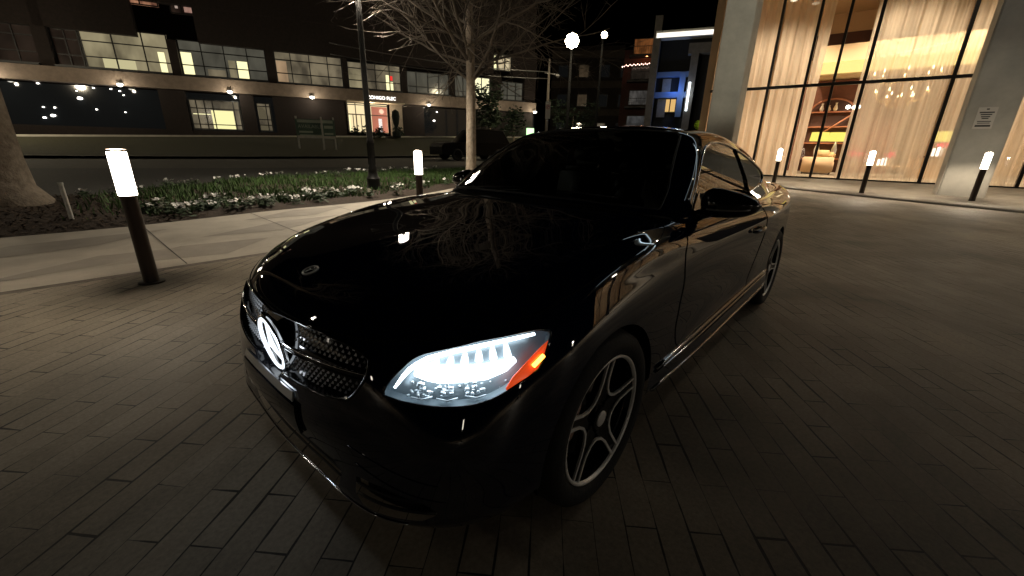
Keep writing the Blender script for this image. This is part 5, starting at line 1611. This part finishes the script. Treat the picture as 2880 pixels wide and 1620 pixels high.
hpart('soffit_strip', [((5.7, -4.43, HT + .1), (22.4, .06, .16))], emis('cool_strip', (.68, .88, 1.0), 2.2))
ca_, cb_ = HM.inverted() @ Vector((7.8, -1.2, 6.4)), HM.inverted() @ Vector((33, -24.4, 6.4))  # unseen beam and strip, added for the cool reflection along the near wing
g = bmesh.new(); add_tube(g, [ca_ + Vector((0, 0, .28)), cb_ + Vector((0, 0, .28))], .22, 4); obj('added_beam', g, M_conc, ho, smooth=False)
g = bmesh.new(); add_tube(g, [ca_, cb_], .045, 6); obj('reflection_strip', g, emis('reflection_glow', (.68, .88, 1.0), 5.0), ho)
for t in (.35, .9):
    p = ca_.lerp(cb_, t)
    g = bmesh.new(); add_tube(g, [Vector((p.x, p.y, -.3)), p + Vector((0, 0, .2))], .16, 10); obj('added_beam_post', g, M_conc, ho)
# notice fixed to the column
root = empty('notice_sign', (15.02, -2.88, 2.24), HR, 'small white notice with dark lines of print on the concrete column', 'sign')
g = bmesh.new(); add_box(g, (0, 0, 0), (.34, .015, .50)); nb = obj('plate', g, mat('notice_white', (.60, .56, .50), .6), root, smooth=False)
g = bmesh.new()
for z, w, h in ((.205, .05, .03), (.13, .26, .030), (.08, .20, .025), (.03, .16, .025), (-.01, .12, .025), (-.08, .24, .02), (-.12, .22, .018), (-.185, .27, .045)): add_box(g, (0, -.0095, z), (w, .004, h))
obj('print_lines', g, M_ink, nb, smooth=False)

# curtains: hanging folds of sheer cloth
def cloth(name, col, clear):
    m = bpy.data.materials.new(name)
    m.use_nodes = True
    nt = m.node_tree
    nt.nodes.clear()
    N, L = nt.nodes.new, nt.links.new
    o = N('ShaderNodeOutputMaterial')
    d = N('ShaderNodeBsdfDiffuse'); d.inputs['Color'].default_value = (*col, 1)
    t = N('ShaderNodeBsdfTranslucent'); t.inputs['Color'].default_value = (*col, 1)
    tr = N('ShaderNodeBsdfTransparent')
    a = N('ShaderNodeMixShader'); a.inputs['Fac'].default_value = .6
    b = N('ShaderNodeMixShader')
    tc = N('ShaderNodeTexCoord'); mp = N('ShaderNodeMapping'); mp.inputs['Scale'].default_value = (4.2, 4.2, .03)
    n = N('ShaderNodeTexNoise'); n.inputs['Scale'].default_value = 1; n.inputs['Detail'].default_value = 3
    r_ = N('ShaderNodeMapRange'); r_.inputs['From Min'].default_value = .35; r_.inputs['From Max'].default_value = .65
    r_.inputs['To Min'].default_value = min(1, clear + .12); r_.inputs['To Max'].default_value = max(0, clear - .12)
    L(tc.outputs['Object'], mp.inputs['Vector']); L(mp.outputs[0], n.inputs['Vector']); L(n.outputs['Fac'], r_.inputs['Value'])
    L(d.outputs[0], a.inputs[1]); L(t.outputs[0], a.inputs[2])
    L(r_.outputs[0], b.inputs['Fac']); L(a.outputs[0], b.inputs[1]); L(tr.outputs[0], b.inputs[2])
    L(b.outputs[0], o.inputs['Surface'])
    return m
M_cur = cloth('curtain_cloth', (.85, .73, .60), .16)
M_sheer = cloth('sheer_cloth', (.85, .74, .61), .46)
def curtain(s0, s1, d, label, m, seed, cat='curtain'):
    root = hthing('curtain', (s0 + s1) / 2, d, 0, label, cat, 'curtains inside the lobby glass')
    rg = random.Random(seed)
    w = s1 - s0
    n = int(w / .022)
    ph = [rg.uniform(0, 6.28) for _ in range(3)]
    g = bmesh.new()
    rows = []
    for i in range(n + 1):
        x = -w / 2 + w * i / n
        off = .05 * math.sin(x * 17 + ph[0] + 1.1 * math.sin(x * 5 + ph[1])) + .02 * math.sin(x * 39 + ph[2])
        rows.append([(x + .03 * math.sin(x * 9 + ph[1]) * (1 - z / 7.2), off * (1.15 - .3 * z / 7.2), z) for z in (.03, 1.0, 2.2, 3.6, 5.2, 6.6, 7.25)])
    add_grid(g, rows)
    obj('cloth', g, m, root)
    g = bmesh.new(); add_tube(g, [(-w / 2, 0, 7.3), (w / 2, 0, 7.3)], .025, 8); obj('rail', g, M_mull, root)
curtain(-5.05, -2.98, .38, 'gathered beige curtain in the bay beside the left concrete column', M_cur, 1)
curtain(-2.94, -1.78, .38, 'beige curtain drawn across the second bay from the left column', M_cur, 2)
curtain(-1.72, -1.36, .42, 'narrow bunched curtain at the left of the open view to the bookcase', M_cur, 3)
curtain(-.16, 2.22, .40, 'wide sheer curtain veiling the chandelier', M_sheer, 4)
curtain(2.29, 5.4, .40, 'sheer curtain behind the column with the notice', M_sheer, 5)
curtain(5.5, 9.0, .40, 'tall sheer curtain beyond the planter, past the right edge of the columns', M_sheer, 6)
curtain(9.1, 12.8, .40, 'tall sheer curtain in the far right bays, middle panel', M_sheer, 7)
curtain(12.9, 16.3, .40, 'tall sheer curtain at the far right end of the glass', M_sheer, 8)
curtain(16.4, 22.3, .40, 'tall sheer curtain at the outermost right bays of the lobby glass', M_sheer, 9)

# lobby furniture
M_shade = emis('shade_glow', (1.0, .80, .16), 1.25)
M_cream = mat('cream_fabric', (.66, .46, .28), .9)
M_glassy = mat('clear_glass', (.7, .7, .7), .05, 0, .8)
def tlamp(s, d, w, label):
    root = hthing('table_lamp', s, d, 0, label, 'table lamp', 'lamps with yellow shades')
    g = bmesh.new(); add_lathe(g, [(.16, 0), (.16, .03), (.05, .06), (.045, .75), (.09, .95), (.11, 1.15), (.05, 1.38), (.015, 1.50)], 16); obj('base', g, M_glassy, root)
    g = bmesh.new(); add_lathe(g, [(w / 2 * 1.04, 1.52), (w / 2 * .96, 1.90)], 24, cap=False); obj('shade', g, M_shade, root)
tlamp(-1.16, 4.2, .70, 'table lamp with a drum yellow shade behind the lobby mullion')
tlamp(-.52, 4.4, .62, 'table lamp with a drum yellow shade just right of its neighbour, nearest the sheer curtain')
tlamp(2.95, 4.0, .62, 'table lamp with a yellow shade seen through the sheer beside the concrete column')
root = hthing('armchair', -.95, 3.6, 0, 'boxy cream armchair below the yellow lamps in the lobby', 'armchair')
for n_, c, s_ in (('seat', (0, 0, .30), (.95, .8, .30)), ('backrest', (0, -.42, .50), (1.15, .16, .66)), ('arm', (-.52, 0, .42), (.12, .8, .46)), ('arm', (.52, 0, .42), (.12, .8, .46))):
    g = bmesh.new(); add_box(g, c, s_); bmesh.ops.bevel(g, geom=g.edges[:], offset=.03, segments=2, affect='EDGES'); obj(n_, g, M_cream, root)
for x in (-.5, .5):
    for y in (-.42, .36):
        g = bmesh.new(); add_tube(g, [(x, y, 0), (x, y, .17)], .02, 6); obj('leg', g, M_mull, root)
g = bmesh.new(); add_box(g, (.12, -.28, .92), (.55, .20, .42), .2); add_box(g, (.38, -.20, .86), (.40, .18, .36), -.3)
bmesh.ops.bevel(g, geom=g.edges[:], offset=.07, segments=3, affect='EDGES')
root2 = obj('cushion', g, mat('mustard_cushion', (.60, .42, .20), .9)); root2.location = hl(-.95, 3.6, 0); root2.rotation_euler = (0, 0, HR)
tag(root2, 'plump mustard cushions leaning on the cream armchair', 'cushion')
root = hthing('bookcase', -.98, 5.1, 0, 'arched dark bookcase with rust-coloured frame and a diagonal brace', 'bookcase')
g = bmesh.new()
arch = [(-.85, 0), (.85, 0), (.85, 2.75)] + [(.85 * math.cos(t), 2.75 + .62 * math.sin(t)) for t in np.linspace(0, math.pi, 17)[1:-1]] + [(-.85, 2.75)]
add_prism(g, arch, Matrix.Translation((0, .22, 0)) @ Matrix.Rotation(R(90), 4, 'X'), .06); obj('back_panel', g, M_brown, root, smooth=False)
M_rust = mat('rust_frame', (.36, .13, .06), .6)
for z in (.75, 1.45, 2.17, 2.82):
    g = bmesh.new(); add_box(g, (0, .02, z), (1.66, .34, .05)); obj('shelf', g, M_rust, root, smooth=False)
g = bmesh.new()
add_tube(g, [(-.87, 0, 0), (-.87, 0, 2.75)] + [(-.87 * math.cos(t), 0, 2.75 + .64 * math.sin(t)) for t in np.linspace(0, math.pi, 15)[1:]] + [(.87, 0, 0)], .045, 6)
add_tube(g, [(-.35, -.16, 1.75), (.85, -.16, 2.75)], .04, 6); obj('frame', g, M_rust, root)
for i, (x, z, h, c) in enumerate(((-.42, 2.85, .34, (.7, .6, .5)), (-.15, 2.85, .26, (.6, .42, .25)), (.10, 2.85, .36, (.75, .62, .42)), (.45, 1.48, .3, (.3, .2, .15)))):
    o = obj('vase', (lambda g: (add_lathe(g, [(.05, 0), (.085, h * .3), (.05, h * .65), (.03, h * .8), (.05, h)], 12), g)[1])(bmesh.new()), mat('vase_glaze', c, .3), smooth=True)
    o.location = hl(-.98 + x, 5.02, z); o.rotation_euler = (0, 0, HR)
    tag(o, ('slim pale bottle vase at the left of the top shelf', 'short tan vase in the middle of the top shelf', 'cream vase at the right of the top shelf', 'small brown vase on the second shelf of the bookcase')[i], 'vase')
for x, z in ((.56, 2.98), (.78, 2.96), (.92, 2.98)):
    o = obj('wall_globe', (lambda g: (add_lathe(g, [(.001, -.09), (.075, -.05), (.09, 0), (.07, .06), (.001, .09)], 12), add_box(g, (0, .3, 0), (.03, .6, .03)), g)[2])(bmesh.new()), emis('globe_white', (1, .93, .8), 6) if x == .56 else bpy.data.materials['globe_white'])
    o.location = hl(-.98 + x, 4.75, z); o.rotation_euler = (0, 0, HR)
    tag(o, 'small white globe light on the wall right of the bookcase', 'wall light', 'globe lights beside the bookcase')
root = hthing('chandelier', 1.2, 4.0, 0, 'branching brass chandelier with small candle bulbs behind the sheer curtain', 'chandelier')
g = bmesh.new(); add_tube(g, [(0, 0, 3.2), (0, 0, 7.3)], .02, 6)
M_brass = mat('brass', (.80, .56, .24), .25, 1.0)
bul = bmesh.new()
for tier, (z, rr, n_) in enumerate(((4.05, 1.0, 8), (3.35, .85, 8), (3.15, .45, 6))):
    for k in range(n_):
        a = 2 * math.pi * k / n_ + tier * .3
        c, s = math.cos(a), math.sin(a)
        add_tube(g, [(0, 0, z - .1), (c * rr * .4, s * rr * .4, z - .32), (c * rr * .85, s * rr * .85, z - .22), (c * rr, s * rr, z)], .018, 6)
        add_lathe(g, [(.001, z), (.10, z + .01), (.11, z + .05), (.001, z + .05)], 10, Matrix.Translation((c * rr, s * rr, 0)))
        add_lathe(bul, [(.001, z + .06), (.026, z + .10), (.018, z + .17), (.001, z + .21)], 8, Matrix.Translation((c * rr, s * rr, 0)))
obj('arms', g, M_brass, root)
obj('candle_bulbs', bul, emis('candle_glow', (1, .80, .45), 8.0), root)
root = hthing('console_table', 1.1, 3.2, 0, 'long low pale table behind the sheer curtain', 'table')
g = bmesh.new(); add_box(g, (0, 0, .52), (2.2, .7, .05)); obj('tabletop', g, M_cream, root, smooth=False)
for x in (-1, 1):
    for y in (-.28, .28):
        g = bmesh.new(); add_box(g, (x, y, .25), (.06, .06, .49)); obj('leg', g, M_cream, root, smooth=False)
root = hthing('reception_desk', 3.3, 3.6, 0, 'pale reception desk beside the concrete column, seen through the sheer', 'desk')
g = bmesh.new(); add_box(g, (0, 0, .45), (2.4, .7, .90)); obj('desk_body', g, M_cream, root, smooth=False)
g = bmesh.new(); add_box(g, (0, 0, .93), (2.5, .8, .05)); obj('desk_top', g, M_wood, root, smooth=False)
M_pink = mat('magenta_petal', (.75, .015, .12), .6, emit=(.8, .02, .12), estr=.25)
for i, (s, d, z, w, lab) in enumerate(((.30, 3.3, .545, .28, 'wide low bowl of magenta flowers at the left of the low table'), (1.45, 3.2, .545, .15, 'small posy of magenta flowers at the middle of the low table'), (3.0, 3.5, .955, .36, 'long spray of magenta flowers on the reception desk'))):
    root = hthing('flower_bowl', s, d, z, lab, 'flowers')
    g = bmesh.new(); add_lathe(g, [(.06, 0), (.07, .02), (.10, .30), (.11, .34)], 14); obj('bowl', g, M_glassy, root)
    g = bmesh.new()
    rg2 = random.Random(i)
    for _ in range(150):
        p = Vector((rg2.gauss(0, w * .45), rg2.gauss(0, .08), .44 + rg2.gauss(0, .045)))
        u, v_ = frame_for(Vector((rg2.gauss(0, 1), rg2.gauss(0, 1), 1)))
        g.faces.new([g.verts.new(p + u * a * .045 + v_ * b * .03) for a, b in ((-1, 0), (0, 1), (1, 0), (0, -1))])
    obj('petals', g, M_pink, root, smooth=False)
for i, (s, lab) in enumerate(((1.25, 'cluster of clear candle glasses at the middle of the low table'), (2.7, 'pair of candle glasses on the reception desk left of the yellow lamp'))):
    root = hthing('candle_glasses', s, 3.25 if i == 0 else 3.45, .55 if i == 0 else .957, lab, 'candles')
    g = bmesh.new()
    for k in range(3): add_lathe(g, [(.04, 0), (.045, .02), (.045, .24 + .05 * k), (.04, .25 + .05 * k)], 10, Matrix.Translation((-.12 + .12 * k, .04 * (k % 2), 0)))
    obj('glass_tubes', g, emis('candle_white', (1, .93, .82), 3.0) if i == 0 else bpy.data.materials['candle_white'], root)
# raised walk in front of the glass, its kerb and a dark planter
kx = lambda y: 14.5 + .42 * (y - 1.03) if y < 2 else 14.9
bm = bmesh.new()
rowsk = []
for y in np.linspace(-11, 3.2, 40):
    a, b = kx(max(y, -9)), 19.0
    rowsk.append([(a, y, gz(a, y) - .02), (a + .01, y, gz(a, y) + .045)] + [(a + (b - a) * t, y, gz(a + (b - a) * t, y) + .045) for t in (.12, .3, .6, 1)])
add_grid(bm, rowsk)
bmesh.ops.recalc_face_normals(bm, faces=bm.faces)
tag(obj('hotel_walk', bm, mat('walk_stone', (.30, .26, .21), .6, noise=(2.5, .3))), kind='structure')
root = empty('planter_box', (18.0, -6.0, gz(18, -6)), HR, 'square black planter at the right edge beside the hotel glass', 'planter')
g = bmesh.new(); add_box(g, (0, 0, .8), (1.9, 1.0, 1.6)); bmesh.ops.bevel(g, geom=g.edges[:], offset=.03, segments=2, affect='EDGES'); obj('box', g, M_frame, root, smooth=False)
leafy_p = leafy('planter_shrub', hl(6.0, -.65, 1.6), 'dark shrub growing in the black planter', 'shrub', 77, .9, .6, 300, 0, .12)
# ------------------------------------------------------------------ night sky
w = bpy.data.worlds.new('World')
scene.world = w
w.use_nodes = True
nt = w.node_tree
sky = nt.nodes.new('ShaderNodeTexSky')
sky.sky_type = 'NISHITA'
sky.sun_disc = False
sky.sun_elevation = R(-7)
sky.sun_rotation = R(200)
nt.links.new(sky.outputs[0], nt.nodes['Background'].inputs['Color'])
nt.nodes['Background'].inputs['Strength'].default_value = .002
scene.render.engine = 'CYCLES'
scene.cycles.use_denoising = True
scene.cycles.max_bounces = 8
scene.cycles.diffuse_bounces = 3
scene.cycles.glossy_bounces = 4
scene.cycles.transparent_max_bounces = 12
scene.cycles.sample_clamp_indirect = 4.0
scene.cycles.caustics_reflective = False
scene.cycles.caustics_refractive = False
scene.view_settings.view_transform = 'Standard'
scene.view_settings.look = 'None'
scene.view_settings.exposure = 0
scene.view_settings.gamma = 1
